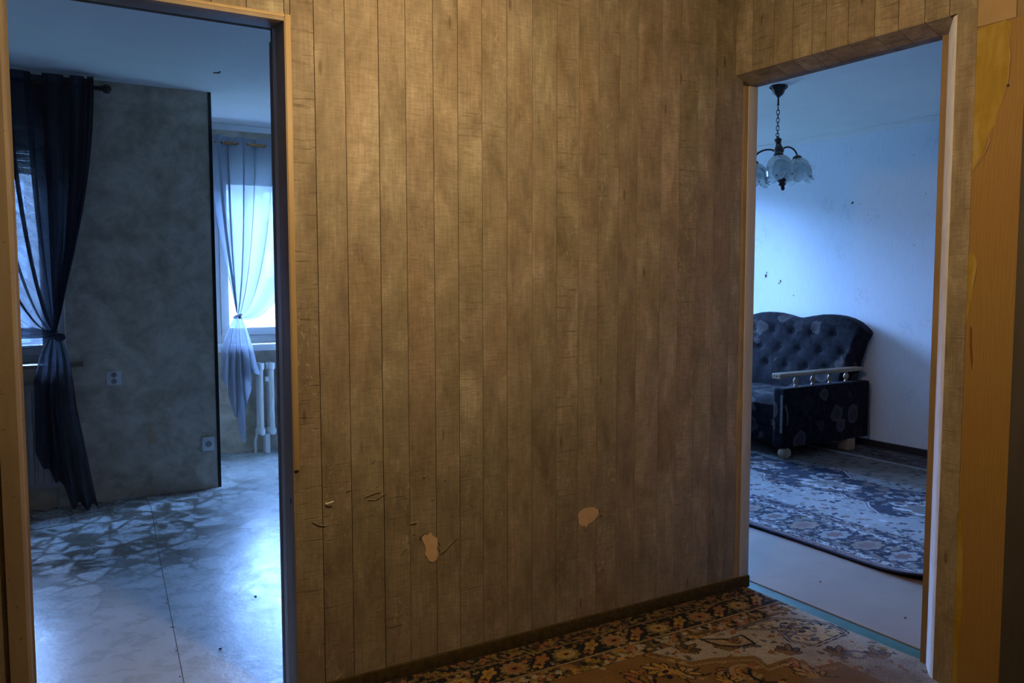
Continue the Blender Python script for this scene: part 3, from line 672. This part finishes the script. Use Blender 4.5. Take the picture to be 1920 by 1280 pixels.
box('top_grille', (rpx[0], G-.078, .735), (rpx[1], G-.018, .742), RADG, rp, .002)
box('bracket', (-.6, G-.02, .3), (-.57, G-.0005, .6), RADG, rp); box('bracket', (.05, G-.02, .3), (.08, G-.0005, .6), RADG, rp)
box('supply_pipe', (.21, G-.055, 0), (.226, G-.039, .136), RADG, rp, .006)

# ------------------------------------------------------------------ sockets
def socket_outlet(x0, x1, z0, z1, label, cups):
    e = empty('wall_socket', ((x0+x1)/2, G, (z0+z1)/2), label, 'socket', 'sockets on the grey wall')
    box('plate', (x0, G-.012, z0), (x1, G+.001, z1), WHITE, e, .007)
    cz = (z0+z1)/2
    for cx, cz, r in cups:
        MB().lathe([(r+.004, G-.0145), (r+.004, G-.012), (r, G-.0115)], (cx, 0, cz), 'y', 20).build('socket_rim', WHITE, e, True)
        MB().lathe([(r, G-.0150), (r*.98, G-.0120)], (cx, 0, cz), 'y', 20).build('socket_cup', noisy('socket_shadow', (.26, .27, .28), (.32, .33, .34)), e, True)
        for s in (-1, 1): MB().lathe([(.0028, G-.0165), (.0028, G-.015)], (cx+s*.0095*(1 if len(cups) == 1 else .6), 0, cz+(0 if len(cups) == 1 else s*.004)), 'y', 8).build('contact_hole', DIRT, e)
        MB().lathe([(.0024, G-.020), (.0028, G-.015)], (cx, 0, cz+.011), 'y', 8).build('earth_pin', STEEL, e)
socket_outlet(.498, .583, .707, .794, 'white double wall socket right of the dark curtain', [(.5405, .770, .0165), (.5405, .731, .0165)])
socket_outlet(1.040, 1.116, .246, .338, 'white single wall socket low beside the black corner edge', [(1.078, .292, .021)])

# ------------------------------------------------------------------ hall carpet (print computed motif by motif)
def paint_mesh(name, xs, ys, zf, colf, mat, thick=.006):
    X, Y = np.meshgrid(xs, ys, indexing='ij'); Z = zf(X, Y)
    nx, ny = X.shape
    co = np.stack([X.ravel(), Y.ravel(), Z.ravel()], 1)
    me = bpy.data.meshes.new(name)
    I = np.arange(nx*ny).reshape(nx, ny)
    q = np.stack([I[:-1, :-1].ravel(), I[1:, :-1].ravel(), I[1:, 1:].ravel(), I[:-1, 1:].ravel()], 1)
    me.vertices.add(nx*ny); me.vertices.foreach_set('co', co.ravel())
    me.loops.add(q.size); me.loops.foreach_set('vertex_index', q.ravel().astype(np.int32))
    me.polygons.add(len(q)); me.polygons.foreach_set('loop_start', np.arange(0, q.size, 4, dtype=np.int32))
    me.update(calc_edges=True); me.validate()
    at = me.color_attributes.new('Col', 'FLOAT_COLOR', 'POINT')
    c = np.ones((nx*ny, 4), np.float32); c[:, :3] = colf(X, Y).reshape(-1, 3); at.data.foreach_set('color', c.ravel())
    me.materials.append(mat)
    o = bpy.data.objects.new(name, me); COL.objects.link(o)
    sm = o.modifiers.new('thickness', 'SOLIDIFY'); sm.thickness = thick; sm.offset = -1
    return o
class Paint:
    def __init__(s, X, Y, base): s.X, s.Y = X, Y; s.C = np.empty(X.shape+(3,)); s.C[:] = base
    def put(s, m, c): s.C[m] = c
    def loc(s, cx, cy, a=0.):
        dx, dy = s.X-cx, s.Y-cy; ca, sa = math.cos(a), math.sin(a); return dx*ca+dy*sa, -dx*sa+dy*ca
    def ell(s, cx, cy, rx, ry, a, c, petals=0, depth=.2, clip=None):
        r = max(rx, ry)*1.5
        i = np.nonzero((s.X[:, 0] > cx-r) & (s.X[:, 0] < cx+r))[0]; j = np.nonzero((s.Y[0] > cy-r) & (s.Y[0] < cy+r))[0]
        if not len(i) or not len(j): return
        sl = (slice(i[0], i[-1]+1), slice(j[0], j[-1]+1))
        dx, dy = s.X[sl]-cx, s.Y[sl]-cy; ca, sa = math.cos(a), math.sin(a)
        p, q = (dx*ca+dy*sa)/rx, (-dx*sa+dy*ca)/ry
        d = np.hypot(p, q)
        if petals: d = d/(1-depth+depth*np.abs(np.cos(np.arctan2(q, p)*petals/2))*1.2)
        mk = d < 1
        if clip is not None: mk &= clip[sl]
        s.C[sl][mk] = c
    def line(s, pts, wd, c):
        for (x0, y0), (x1, y1) in zip(pts, pts[1:]):
            vx, vy = x1-x0, y1-y0; L = vx*vx+vy*vy+1e-9
            t = np.clip(((s.X-x0)*vx+(s.Y-y0)*vy)/L, 0, 1)
            s.C[np.hypot(s.X-x0-t*vx, s.Y-y0-t*vy) < wd] = c
    def arc(s, cx, cy, r, a0, a1, wd, c): s.line([(cx+r*math.cos(a0+(a1-a0)*k/10), cy+r*math.sin(a0+(a1-a0)*k/10)) for k in range(11)], wd, c)
    def poly(s, pts):
        ins = np.zeros(s.X.shape, bool); n = len(pts)
        for i in range(n):
            (xa, ya), (xb, yb) = pts[i], pts[(i+1) % n]
            cnd = (ya > s.Y) != (yb > s.Y)
            with np.errstate(divide='ignore', invalid='ignore'): ins ^= cnd & (s.X < (xb-xa)*(s.Y-ya)/(yb-ya+1e-12)+xa)
        return ins
NAVY = (.012, .013, .018); GOLD = (.30, .175, .045); RUST = (.24, .095, .045); CREAM = (.29, .262, .22); BRN = (.15, .085, .030); OLV = (.17, .12, .032); TAN = (.27, .19, .105); SLATE = (.10, .10, .12)
def florets(P, n, x0, x1, y0, y1, cols, r0, r1, clip=None, rg=random):
    for _ in range(n):
        x, y = rg.uniform(x0, x1), rg.uniform(y0, y1); r = rg.uniform(r0, r1); a = rg.uniform(0, PI); c = rg.choice(cols)
        P.ell(x, y, r*1.3, r*.75, a, c, rg.choice([0, 3, 5]), .4, clip)
def palmette(P, x, y, a, s, c1, c2, clip=None):
    for k, (da, ln) in enumerate([(-1.1, .7), (-.6, .9), (0, 1.1), (.6, .9), (1.1, .7)]):
        q = a+da; P.ell(x+math.cos(q)*s*ln*.7, y+math.sin(q)*s*ln*.7, s*ln*.62, s*.26, q, NAVY, 0, 0, clip)
        P.ell(x+math.cos(q)*s*ln*.7, y+math.sin(q)*s*ln*.7, s*ln*.52, s*.17, q, c1 if k % 2 else c2, 0, 0, clip)
    P.ell(x, y, s*.35, s*.35, 0, c2, 6, .3, clip)
def hall_pattern(X, Y):
    S = A-Y; P = Paint(X, Y, BRN); rg = random.Random(5)
    # field: warm brown with tan arabesques, stepped cream surround towards the doorway
    steps = [(1.62, 2.31), (1.75, 2.29), (1.85, 2.285), (1.93, 2.262), (2.013, 2.122), (2.10, 2.10), (2.234, 2.037), (2.214, 1.958), (2.338, 1.96), (2.342, 1.871), (2.455, 1.85), (2.46, 1.55), (2.9, 1.4), (2.9, 2.345), (1.62, 2.345)]
    cr_ = P.poly(steps)
    for k in range(6):
        x, y = 1.10+.24*k+rg.uniform(-.04, .04), 2.12-.05*(k % 2)-.05*k*.6
        palmette(P, x, y, rg.uniform(2, 4.5), .07, TAN, RUST); 
    for k in range(44):
        x, y = rg.uniform(1.0, 2.35), rg.uniform(1.60, 2.28)
        palmette(P, x, y, rg.uniform(0, 6.2), rg.uniform(.045, .075), rg.choice([TAN, GOLD, OLV]), rg.choice([RUST, GOLD]))
        P.arc(x+.08, y, rg.uniform(.04, .07), rg.uniform(0, 3), rg.uniform(4, 6), .0035, NAVY)
    P.arc(2.12, 1.97, .05, 0, 5.2, .008, TAN); P.arc(2.12, 1.97, .03, 1, 5.5, .006, GOLD); P.arc(2.17, 1.92, .06, 2, 5, .007, NAVY)
    florets(P, 160, 1.0, 2.4, 1.5, 2.3, [TAN, GOLD, OLV, NAVY, RUST], .006, .014, None, rg)
    P.put(cr_, CREAM)
    florets(P, 330, 1.6, 2.74, 1.5, 2.35, [TAN, RUST, BRN, SLATE, OLV, (.08, .06, .05), (.06, .06, .08)], .006, .017, cr_, rg)
    for x, y, a in [(2.05, 2.20, .3), (2.20, 2.13, 1.0), (2.36, 1.99, .8), (2.50, 1.90, .5), (1.86, 2.31, .2), (2.52, 2.0, 2.), (2.62, 1.80, 1.2)]:
        palmette(P, x, y, a, .058, (.07, .05, .035), BRN, cr_)
    # a dark leaf scroll and the two framed cartouches
    P.line([(2.17, 2.245), (2.26, 2.19), (2.33, 2.19), (2.315, 2.112), (2.24, 2.125), (2.19, 2.17), (2.17, 2.245)], .006, NAVY)
    P.put(P.poly([(2.18, 2.235), (2.26, 2.18), (2.32, 2.18), (2.305, 2.122), (2.24, 2.135), (2.20, 2.17)]), TAN)
    palmette(P, 2.25, 2.16, .4, .035, RUST, BRN)
    cart = [(2.36, 2.24), (2.49, 2.155), (2.445, 2.06), (2.50, 1.985), (2.69, 2.0), (2.70, 2.09), (2.635, 2.175), (2.55, 2.24)]
    ci = P.poly(cart); P.put(ci, (.36, .30, .20)); P.line(cart+cart[:1], .010, NAVY); P.line(cart+cart[:1], .004, CREAM)
    palmette(P, 2.53, 2.11, 2.2, .06, SLATE, TAN, ci); P.arc(2.56, 2.10, .05, 0, 5, .005, SLATE); florets(P, 110, 2.36, 2.7, 1.98, 2.24, [SLATE, TAN, BRN, NAVY, (.06, .06, .09)], .006, .014, ci, rg)
    P.line([(a, b) for a, b in steps[3:11]], .006, BRN); P.line([(a-.02, b-.02) for a, b in steps[3:11]], .003, TAN)
    P.arc(2.56, 1.86, .03, 0, 5.5, .008, SLATE)
    # worn, trodden patch by the near jamb
    wn = np.hypot((X-2.50)/.34, (Y-1.68)/.24)+.25*np.sin(X*37)*np.sin(Y*41)+rng.normal(0, .12, X.shape)
    m_ = np.clip(1.15-wn, 0, 1)[..., None]*.8; P.C = P.C*(1-m_)+np.array((.13, .10, .085))*m_
    # border
    b = (S < .300); P.put(b, BRN)
    P.put((S >= .213) & (S < .300), (.075, .05, .026))
    fl_ = (S > .222) & (S < .297); florets(P, 420, 1.0, 2.74, A-.30, A-.215, [GOLD, RUST, TAN, OLV, NAVY, CREAM], .007, .017, fl_, rg)
    P.put(S < .213, NAVY)
    m1 = (S > .088) & (S < .208); m0 = S < .082
    florets(P, 700, 1.0, 2.74, A-.21, A-.09, [TAN, OLV, RUST, (.06, .045, .03), (.09, .07, .03)], .004, .010, m1, rg)
    florets(P, 620, 1.0, 2.74, A-.085, A, [(.10, .06, .035), RUST, (.05, .03, .02), OLV, (.14, .10, .06)], .005, .013, m0, rg)
    x = 1.025; k = 0
    while x < 2.80:
        cy = A-.152
        P.ell(x, cy, .060, .054, 0, NAVY, 8, .2, m1); P.ell(x, cy, .054, .048, 0, OLV if k % 2 else (.20, .13, .06), 10, .2, m1); P.ell(x, cy, .036, .030, 0, CREAM if k % 2 else TAN, 8, .15, m1)
        P.ell(x, cy, .030, .025, 0, GOLD if k % 2 else RUST, 8, .15, m1); P.ell(x, cy, .010, .009, 0, NAVY, 0, 0, m1)
        h = x+.1075
        for sgn in (-1, 1):
            P.ell(h+sgn*.012, cy+sgn*.012, .052, .034, .7, NAVY, 0, 0, m1)
            P.ell(h+sgn*.010, cy+sgn*.010, .046, .024, .75, (GOLD, RUST)[(k+(sgn > 0)) % 2], 5, .45, m1)
            P.ell(h+sgn*.012, cy+sgn*.010, .022, .008, .75, OLV, 0, 0, m1)
        x += .2155; k += 1
    for s0_ in (.085, .213): P.put(np.abs(S-s0_) < .0035, TAN if s0_ > .1 else (.16, .11, .05))
    P.put(S < .016, (.05, .037, .02))
    return P.C*.82
xs = np.concatenate([np.linspace(-1.598, 1.0, 24)[:-1], np.arange(1.0, 2.714, .004), [2.716]])
ys = np.concatenate([np.linspace(-1.598, 1.5, 28)[:-1], np.arange(1.5, A-.0135, .004), [A-.0135]])
def hall_z(X, Y): return .007+.0012*np.sin(X*9)*np.sin(Y*7)
hc = paint_mesh('hall_carpet', xs, ys, hall_z, hall_pattern, CARPET)
tag(hc, 'brown and gold oriental patterned hallway carpet with rosette border', 'carpet')

# ------------------------------------------------------------------ blue rug in the living room
BL = (.020, .026, .06); PB = (.30, .30, .31); GB = (.16, .155, .155); WT = (.46, .46, .46); DB = (.010, .013, .028); BG = (.24, .20, .165); PK = (.20, .13, .125)
def rug_pattern(X, Y):
    rg = random.Random(9); E_ = X-3.40
    P = Paint(X, Y, PB)
    far_ = (X > 4.95); P.put(far_, BG)
    F = (E_ > .52) & (X < 5.45)
    florets(P, 1100, 3.92, 5.0, 1.9, 5.2, [GB, BL, BL, (.16, .16, .12), PK, WT, (.10, .10, .09)], .008, .022, F, rg)
    low = [(4.62, 4.55), (4.43, 4.12), (4.42, 3.98), (4.29, 3.86), (4.26, 3.72), (4.30, 3.60), (4.36, 3.44), (4.41, 3.34), (4.35, 3.25), (4.38, 3.14), (4.30, 3.07), (4.22, 2.95), (4.24, 2.85), (4.33, 2.77), (4.45, 2.5), (4.62, 2.2)]
    up = [(5.0, 2.25), (4.95, 2.8), (4.90, 3.11), (4.80, 3.24), (4.83, 3.45), (4.80, 3.56), (4.95, 3.74), (4.97, 3.9), (4.87, 4.06), (4.85, 4.30), (4.90, 4.5)]
    md = low+up; mi = P.poly(md); P.put(mi, BL); P.line(md+md[:1], .012, DB); P.line(md+md[:1], .006, WT)
    florets(P, 700, 4.2, 5.0, 2.2, 4.6, [DB, GB, PB, (.16, .15, .15), PK, DB], .014, .036, mi, rg)
    for cx, cy, rx, ry in [(4.55, 3.55, .13, .2), (4.52, 2.85, .15, .2), (4.58, 4.2, .1, .14)]:
        P.ell(cx, cy, rx, ry, .2, WT, 8, .25, mi); P.ell(cx, cy, rx*.7, ry*.7, .2, GB, 6, .3, mi); florets(P, 40, cx-rx, cx+rx, cy-ry, cy+ry, [BL, DB, PB, PK], .012, .026, mi, rg)
    # far field and border beneath the sofa
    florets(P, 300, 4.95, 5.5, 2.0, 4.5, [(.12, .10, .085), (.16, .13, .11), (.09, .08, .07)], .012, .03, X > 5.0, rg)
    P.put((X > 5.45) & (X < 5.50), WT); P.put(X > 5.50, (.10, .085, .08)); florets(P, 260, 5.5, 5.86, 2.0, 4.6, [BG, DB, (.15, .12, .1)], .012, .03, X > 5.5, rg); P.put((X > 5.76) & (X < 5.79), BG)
    # near border: guard bands and a row of big rosettes between
    P.put(E_ < .52, GB)
    bm_ = (E_ > .11) & (E_ < .40)
    florets(P, 900, 3.50, 3.81, 1.9, 5.2, [BG, PB, BL, (.15, .15, .16), PK], .010, .024, bm_, rg)
    y = 2.02; k = 0
    while y < 5.2:
        P.ell(3.655, y, .13, .085, 0, BL, 8, .2, bm_); P.ell(3.655, y, .105, .066, 0, BG if k % 2 else PB, 8, .2, bm_); P.ell(3.655, y, .055, .036, 0, PK, 6, .3, bm_)
        for q in range(-3, 4): P.ell(3.655+q*.036, y+.085+.02*abs(q), .013, .011, 0, BL if q % 2 else WT, 0, 0, bm_)
        florets(P, 14, 3.5, 3.8, y+.06, y+.16, [BL, DB, GB], .014, .026, bm_, rg)
        y += .2; k += 1
    for a, b_ in ((.07, .11), (.40, .44)):
        z_ = (E_ > a) & (E_ < b_); P.put(z_, WT); florets(P, 500, 3.4+a, 3.4+b_, 1.9, 5.2, [BL, GB, BL], .005, .012, z_, rg)
    z_ = (E_ > .44) & (E_ < .53); P.put(z_, BL); florets(P, 500, 3.84, 3.93, 1.9, 5.2, [GB, PB, PK, BG], .007, .016, z_, rg)
    z_ = (E_ > .022) & (E_ <= .07); P.put(z_, PK); florets(P, 300, 3.42, 3.47, 1.9, 5.2, [BL, GB, (.12, .09, .1)], .006, .012, z_, rg)
    P.put(E_ <= .022, (.035, .035, .06))
    return P.C*.62
def rug():
    xs = np.concatenate([np.arange(3.40, 4.0, .006), np.arange(4.0, 5.0, .008), np.arange(5.0, 5.861, .014)])
    ys = np.concatenate([np.arange(1.86, 4.7, .008), np.arange(4.7, 5.45, .05)])
    def zf(X, Y):
        e = X-3.40; lift = .040*np.exp(-((Y-1.98)/.26)**2)*np.exp(-(e/.16)**2)
        return .012+lift+.006*np.exp(-(e/.03)**2)
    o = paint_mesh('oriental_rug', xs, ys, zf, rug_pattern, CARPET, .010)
    me = o.data; n = len(me.vertices); co = np.empty(n*3, np.float32); me.vertices.foreach_get('co', co); co = co.reshape(-1, 3)
    e = co[:, 0]-3.40; co[:, 0] += (.11*np.exp(-((co[:, 1]-1.98)/.20)**2)+.02*np.sin(co[:, 1]*2.4+.6))*np.exp(-(e/.5)**2)
    me.vertices.foreach_set('co', co.ravel()); me.update()
    return o
tag(rug(), 'large blue grey oriental rug with curled edge under the sofa', 'rug')

# ------------------------------------------------------------------ sofa
SY0, SY1 = 4.18, 5.56; SC = (SY0+SY1)/2
so = empty('sofa', (5.35, SC, 0), 'dark floral velvet sofa with buttoned back and pale spindle arm rails', 'sofa')
def back_top(y):
    d = abs(y-SC)                       # three humps, ends turned down
    tab = [(0, 1.017), (.06, 1.020), (.14, 1.036), (.24, 1.052), (.33, 1.056), (.42, 1.048), (.50, 1.030), (.56, 1.008), (.62, .975), (.67, .94), (.70, .91)]
    return interp(tab, d)
def back_half(z): return interp([(0, .60), (.55, .60), (.70, .615), (.85, .65), (.94, .685), (1.1, .69)], z)
btn = [(y, z) for zi, z in enumerate((.90, .76, .62)) for y in [SC+(k-3+.5*(zi % 2))*.21 for k in range(7)] if abs(y-SC) < .60]
def backf(u, v):
    y_ = (u-.5)*2; zb = .40
    d0 = y_*.69; zt = back_top(SC+d0); z = zb+(zt-zb)*min(v, 1)
    y = SC+y_*back_half(z)
    x = 5.62+.17*(z-.40)/.62                        # reclined
    ed = min(1, (1-abs(y_))*14)*min(1, (1-v)*9)
    puff = .055*math.sqrt(max(0, ed))
    dim = 0
    for (by, bz) in btn:
        q = math.hypot(y-by, z-bz)
        if q < .16: dim += .010*math.exp(-(q/.030)**2)+.013*math.exp(-(q/.08)**2)
    return (x-puff+dim, y, z)
MB().grid(backf, 150, 70).build('backrest', VELVET, so, True, False)
sil = [(SC+y_*back_half(.40+(back_top(SC+y_*.69)-.40)), back_top(SC+y_*.69)) for y_ in [k/40 for k in range(-40, 41)]]
sil = [(SC-.60, .30), (SC-.60, .55), (SC-.615, .70), (SC-.65, .85)]+sil+[(SC+.65, .85), (SC+.615, .70), (SC+.60, .55), (SC+.60, .30)]
m = MB(); bmv0 = [m.bm.verts.new((5.622+.17*(z-.40)/.62, y, z)) for y, z in sil]; bmv1 = [m.bm.verts.new((5.745+.13*(z-.40)/.62, y, z-.004)) for y, z in sil]
for i in range(len(sil)): j = (i+1) % len(sil); m.bm.faces.new((bmv0[i], bmv0[j], bmv1[j], bmv1[i]))
m.bm.faces.new(bmv1); m.build('back_shell', VELVET, so, False)
for y, z in btn:
    MB().sphere((5.62+.17*(z-.40)/.62-.031, y, z), .012, .6, 1, 1, 10, 6).build('button', VELVET, so, True)
def seatf(u, v):
    y = SY0+.10+(SY1-SY0-.20)*u; x = 4.90+.75*v; k = min(1, u*26, (1-u)*26, v*9)
    return (x, y, .40+.065*math.sqrt(max(k, 0))-.018*v-.006*math.sin(6*PI*u)**2)
MB().grid(seatf, 60, 24).build('seat', VELVET, so, True, False)
MB().box((4.895, SY0+.10, .235), (5.66, SY1-.10, .412), .022, 3).build('seat_base', VELVET, so, True)
MB().box((4.915, SY0+.10, .105), (5.70, SY1-.10, .232), .012, 2).build('front_panel', VELVET, so, True)
for sgn, ya, yb in ((-1, SY0-.01, SY0+.095), (1, SY1-.095, SY1+.01)):
    arm = MB().box((4.822, ya, .105), (5.80, yb, .548), .018, 3).build('arm', VELVET, so, True)
    yc = (ya+yb)/2
    MB().prism([(4.830, .22), (4.830, .50), (4.8212, .50), (4.8206, .44), (4.8212, .36), (4.8206, .28), (4.8212, .22)], 'y', ya+.012, ya+.034).build('worn_patch', noisy('worn_velvet', (.05, .045, .045), (.12, .10, .09), (60, 60, 60), .9), arm, True)
    if sgn < 0: MB().prism([(4.838, .44), (4.856, .40), (4.872, .34), (4.866, .29), (4.850, .27), (4.858, .32), (4.850, .37), (4.834, .41)], 'y', ya-.0012, ya+.002).build('worn_patch', noisy('worn_velvet', (.05, .045, .045), (.12, .10, .09), (60, 60, 60), .9), arm)
    # rail: three grooved ribs with a rounded nose
    rl = None
    for k in (-1, 0, 1):
        o = MB().box((4.79, yc+k*.026-.0135, .628), (5.74, yc+k*.026+.0135, .658), .010, 3).build('arm_rail' if rl is None else 'rail_rib', SOFAW, so if rl is None else rl, True)
        rl = rl or o
    MB().box((4.792, yc-.036, .618), (4.85, yc+.036, .632), .006).build('rail_nose', SOFAW, rl, True)
    for xb in (5.005, 5.193, 5.388, 5.576):
        MB().lathe([(.016, .546), (.017, .555), (.011, .562), (.010, .568), (.019, .582), (.021, .592), (.018, .602), (.010, .615), (.012, .622), (.016, .630)], (xb, yc, 0), 'z', 14).build('spindle', SOFAW, so, True)
    MB().sphere((4.885, yc-.012*sgn*-1, .064), .047, 1, 1, .98, 20, 12).build('ball_foot', SOFAW, so, True)
    box('rear_foot', (5.56, yc-.045, .016), (5.65, yc+.045, .106), SOFAW, so, .005)

# ------------------------------------------------------------------ chandelier
LX, LY = 4.165, 3.702
ch = empty('chandelier', (LX, LY, CB), 'dark bronze chandelier with tulip petal glass shades hanging on chain', 'chandelier')
MB().lathe([(.050, CB-.0005), (.046, CB-.010), (.042, CB-.022), (.034, CB-.045), (.030, CB-.055), (.016, CB-.066), (.010, CB-.072)], (LX, LY, 0), 'z', 8).build('ceiling_canopy', BRONZE, ch, True)
for k in range(8):
    a = 2*PI*k/8; MB().tube([(LX+.040*math.cos(a), LY+.040*math.sin(a), CB-.024), (LX+.053*math.cos(a), LY+.053*math.sin(a), CB-.012), (LX+.050*math.cos(a), LY+.050*math.sin(a), CB-.004)], .004, 6).build('canopy_scroll', BRONZE, ch, True)
MB().tube([(LX, LY, CB-.07), (LX, LY, CB-.115), (LX, LY, CB-.122)], [.005, .006, .009], 8).build('stem', BRONZE, ch, True)
zc = CB-.128
nl = 7; step = (zc-2.247)/nl
for k in range(nl):
    a0 = .6+(PI/2)*(k % 2); cz = zc-step*(k+.5); hl = step*.66
    lk = []
    for q in range(16):
        t = 2*PI*q/16; lx = .0085*math.sin(t); lz = (hl-.0085)*(1 if math.cos(t) > 0 else -1)+.0085*math.cos(t)
        lk.append((LX+lx*math.cos(a0), LY+lx*math.sin(a0), cz+lz))
    MB().tube(lk, .0024, 6, True).build('chain_link', BRONZE, ch, True)
# the body hangs a little crooked
right = Vector((.664, -.747, 0)); back = Vector((.747, .664, 0))
ZT = 2.240
TILT = Matrix.Translation((LX, LY, ZT)) @ Matrix.Rotation(math.radians(-6.5), 4, back) @ Matrix.Translation((-LX, -LY, -ZT))
def part(mb, name, mat, parent=ch, smooth=True): mb.xf = TILT; return mb.build(name, mat, parent, smooth)
part(MB().tube([(LX+.010*math.cos(t)*.66, LY-.010*math.cos(t)*.75, ZT+.004+.010*math.sin(t)) for t in [2*PI*k/14 for k in range(14)]], .0025, 6, True), 'hanging_ring', BRONZE)
part(MB().lathe([(.004, ZT-.004), (.012, ZT-.008), (.006, ZT-.014), (.020, ZT-.022), (.023, ZT-.032), (.018, ZT-.042), (.016, ZT-.055), (.020, ZT-.068), (.029, ZT-.086), (.031, ZT-.098), (.026, ZT-.110), (.018, ZT-.116)], (LX, LY, 0), 'z', 18), 'turned_body', LAMPW)
part(MB().lathe([(.022, ZT-.116), (.024, ZT-.122), (.019, ZT-.135), (.022, ZT-.15), (.027, ZT-.165), (.022, ZT-.18), (.020, ZT-.20), (.022, ZT-.225), (.020, ZT-.238)], (LX, LY, 0), 'z', 18), 'arm_hub', BRONZE)
part(MB().lathe([(.030, ZT-.238), (.042, ZT-.247), (.043, ZT-.256), (.034, ZT-.268), (.028, ZT-.284), (.018, ZT-.296), (.022, ZT-.302), (.024, ZT-.308), (.012, ZT-.316), (.012, ZT-.326), (.013, ZT-.332), (.008, ZT-.342), (.001, ZT-.345)], (LX, LY, 0), 'z', 18), 'finial', LAMPW)
def shade(cx, cy, ztop, arm_, seed):
    def fn(u, v):
        th = 2*PI*u+seed; c4 = abs(math.cos(th*2.5)); L = .104+.056*c4**.8
        h = v*L
        r = interp([(0, .022), (.012, .046), (.035, .066), (.065, .077), (.10, .080), (.125, .079), (.15, .086), (.172, .104)], h)
        r *= 1+.035*math.cos(5*th)*min(1, h/.06)
        return (cx+r*math.cos(th), cy+r*math.sin(th), ztop-h)
    s_ = part(MB().grid(fn, 80, 16, wrap=True), 'glass_shade', PETAL, arm_)
    for k in range(5):
        th = 2*PI*k/5*1.0-seed+PI/5*0+.0
        MB_ = MB().sphere((cx+.083*math.cos(th-.0), cy+.083*math.sin(th), ztop-.130), .0045, 1, 1, 1, 8, 6); part(MB_, 'glass_bead', BRONZE, s_)
for ang, R, sd in ((-3, .158, .2), (-113, .172, .9), (138, .160, 1.5)):
    a = math.radians(ang); d = (-back)*math.cos(a)+right*math.sin(a)
    def P_(r, z): return (LX+d.x*r, LY+d.y*r, z)
    pts = []
    for k in range(13):
        t = PI*k/12; pts.append(P_(.018+(R-.018)*(1-math.cos(t))/2, ZT-.118+.050*math.sin(t)-.005*(1-math.cos(t))))
    pts.append(P_(R, ZT-.136))
    arm_ = part(MB().tube(pts, .0058, 8), 'lamp_arm', BRONZE)
    cx, cy, _ = P_(R, 0)
    part(MB().lathe([(.010, ZT-.124), (.022, ZT-.130), (.030, ZT-.140), (.026, ZT-.156), (.016, ZT-.160)], (cx, cy, 0), 'z', 16), 'shade_holder', BRONZE, arm_)
    part(MB().lathe([(.014, ZT-.160), (.016, ZT-.180), (.034, ZT-.205), (.041, ZT-.227), (.036, ZT-.249), (.020, ZT-.265), (.002, ZT-.270)], (cx, cy, 0), 'z', 18), 'bulb', BULB, arm_)
    shade(cx, cy, ZT-.142, arm_, sd)

# ------------------------------------------------------------------ hall lamp (above the frame, source of the warm light)
lampe = empty('pendant_lamp', (LAMP_POS[0], LAMP_POS[1], CH), 'hanging hallway lamp with dark cord and bare warm bulb', 'lamp')
MB().lathe([(.06, CH-.001), (.06, CH-.02), (.03, CH-.03), (.005, CH-.034), (.004, LAMP_POS[2]+.13), (.018, LAMP_POS[2]+.125), (.019, LAMP_POS[2]+.06), (.015, LAMP_POS[2]+.055)], (LAMP_POS[0], LAMP_POS[1], 0), 'z', 20).build('lamp_base', BRONZE, lampe, True)
ld = bpy.data.lights.new('bulb_light', 'POINT'); ld.energy = LAMP_W; ld.color = LAMP_C; ld.shadow_soft_size = .045
lo = bpy.data.objects.new('bulb_light', ld); COL.objects.link(lo); lo.location = LAMP_POS

# ------------------------------------------------------------------ outside
struct(box('ground', (-120, 9, -9.2), (120, 160, -9), GRASS), 'ground outside far below the windows', 'ground')
struct(box('sky_blocking_slab', (-1.9, G+.301, 2.60), (GX-.301, G+1.9, 2.78), CONC), 'unseen slab added above the window behind the dark curtain to block sky light', 'light blocker')  # added out of view to keep sky light off the left window
ap = empty('apartment_block', (6, 45, -9), 'pale apartment block seen faintly through the bright deep window', 'building')
box('facade', (-45, 45, -9), (60, 57, 10.2), CONC, ap)
for fl in range(6):
    for k in range(33):
        x = -44+k*3.1; MB().box((x, 44.96, -7.6+fl*3.0), (x+1.5, 45.05, -6.1+fl*3.0)).build('window', WINDK, ap)
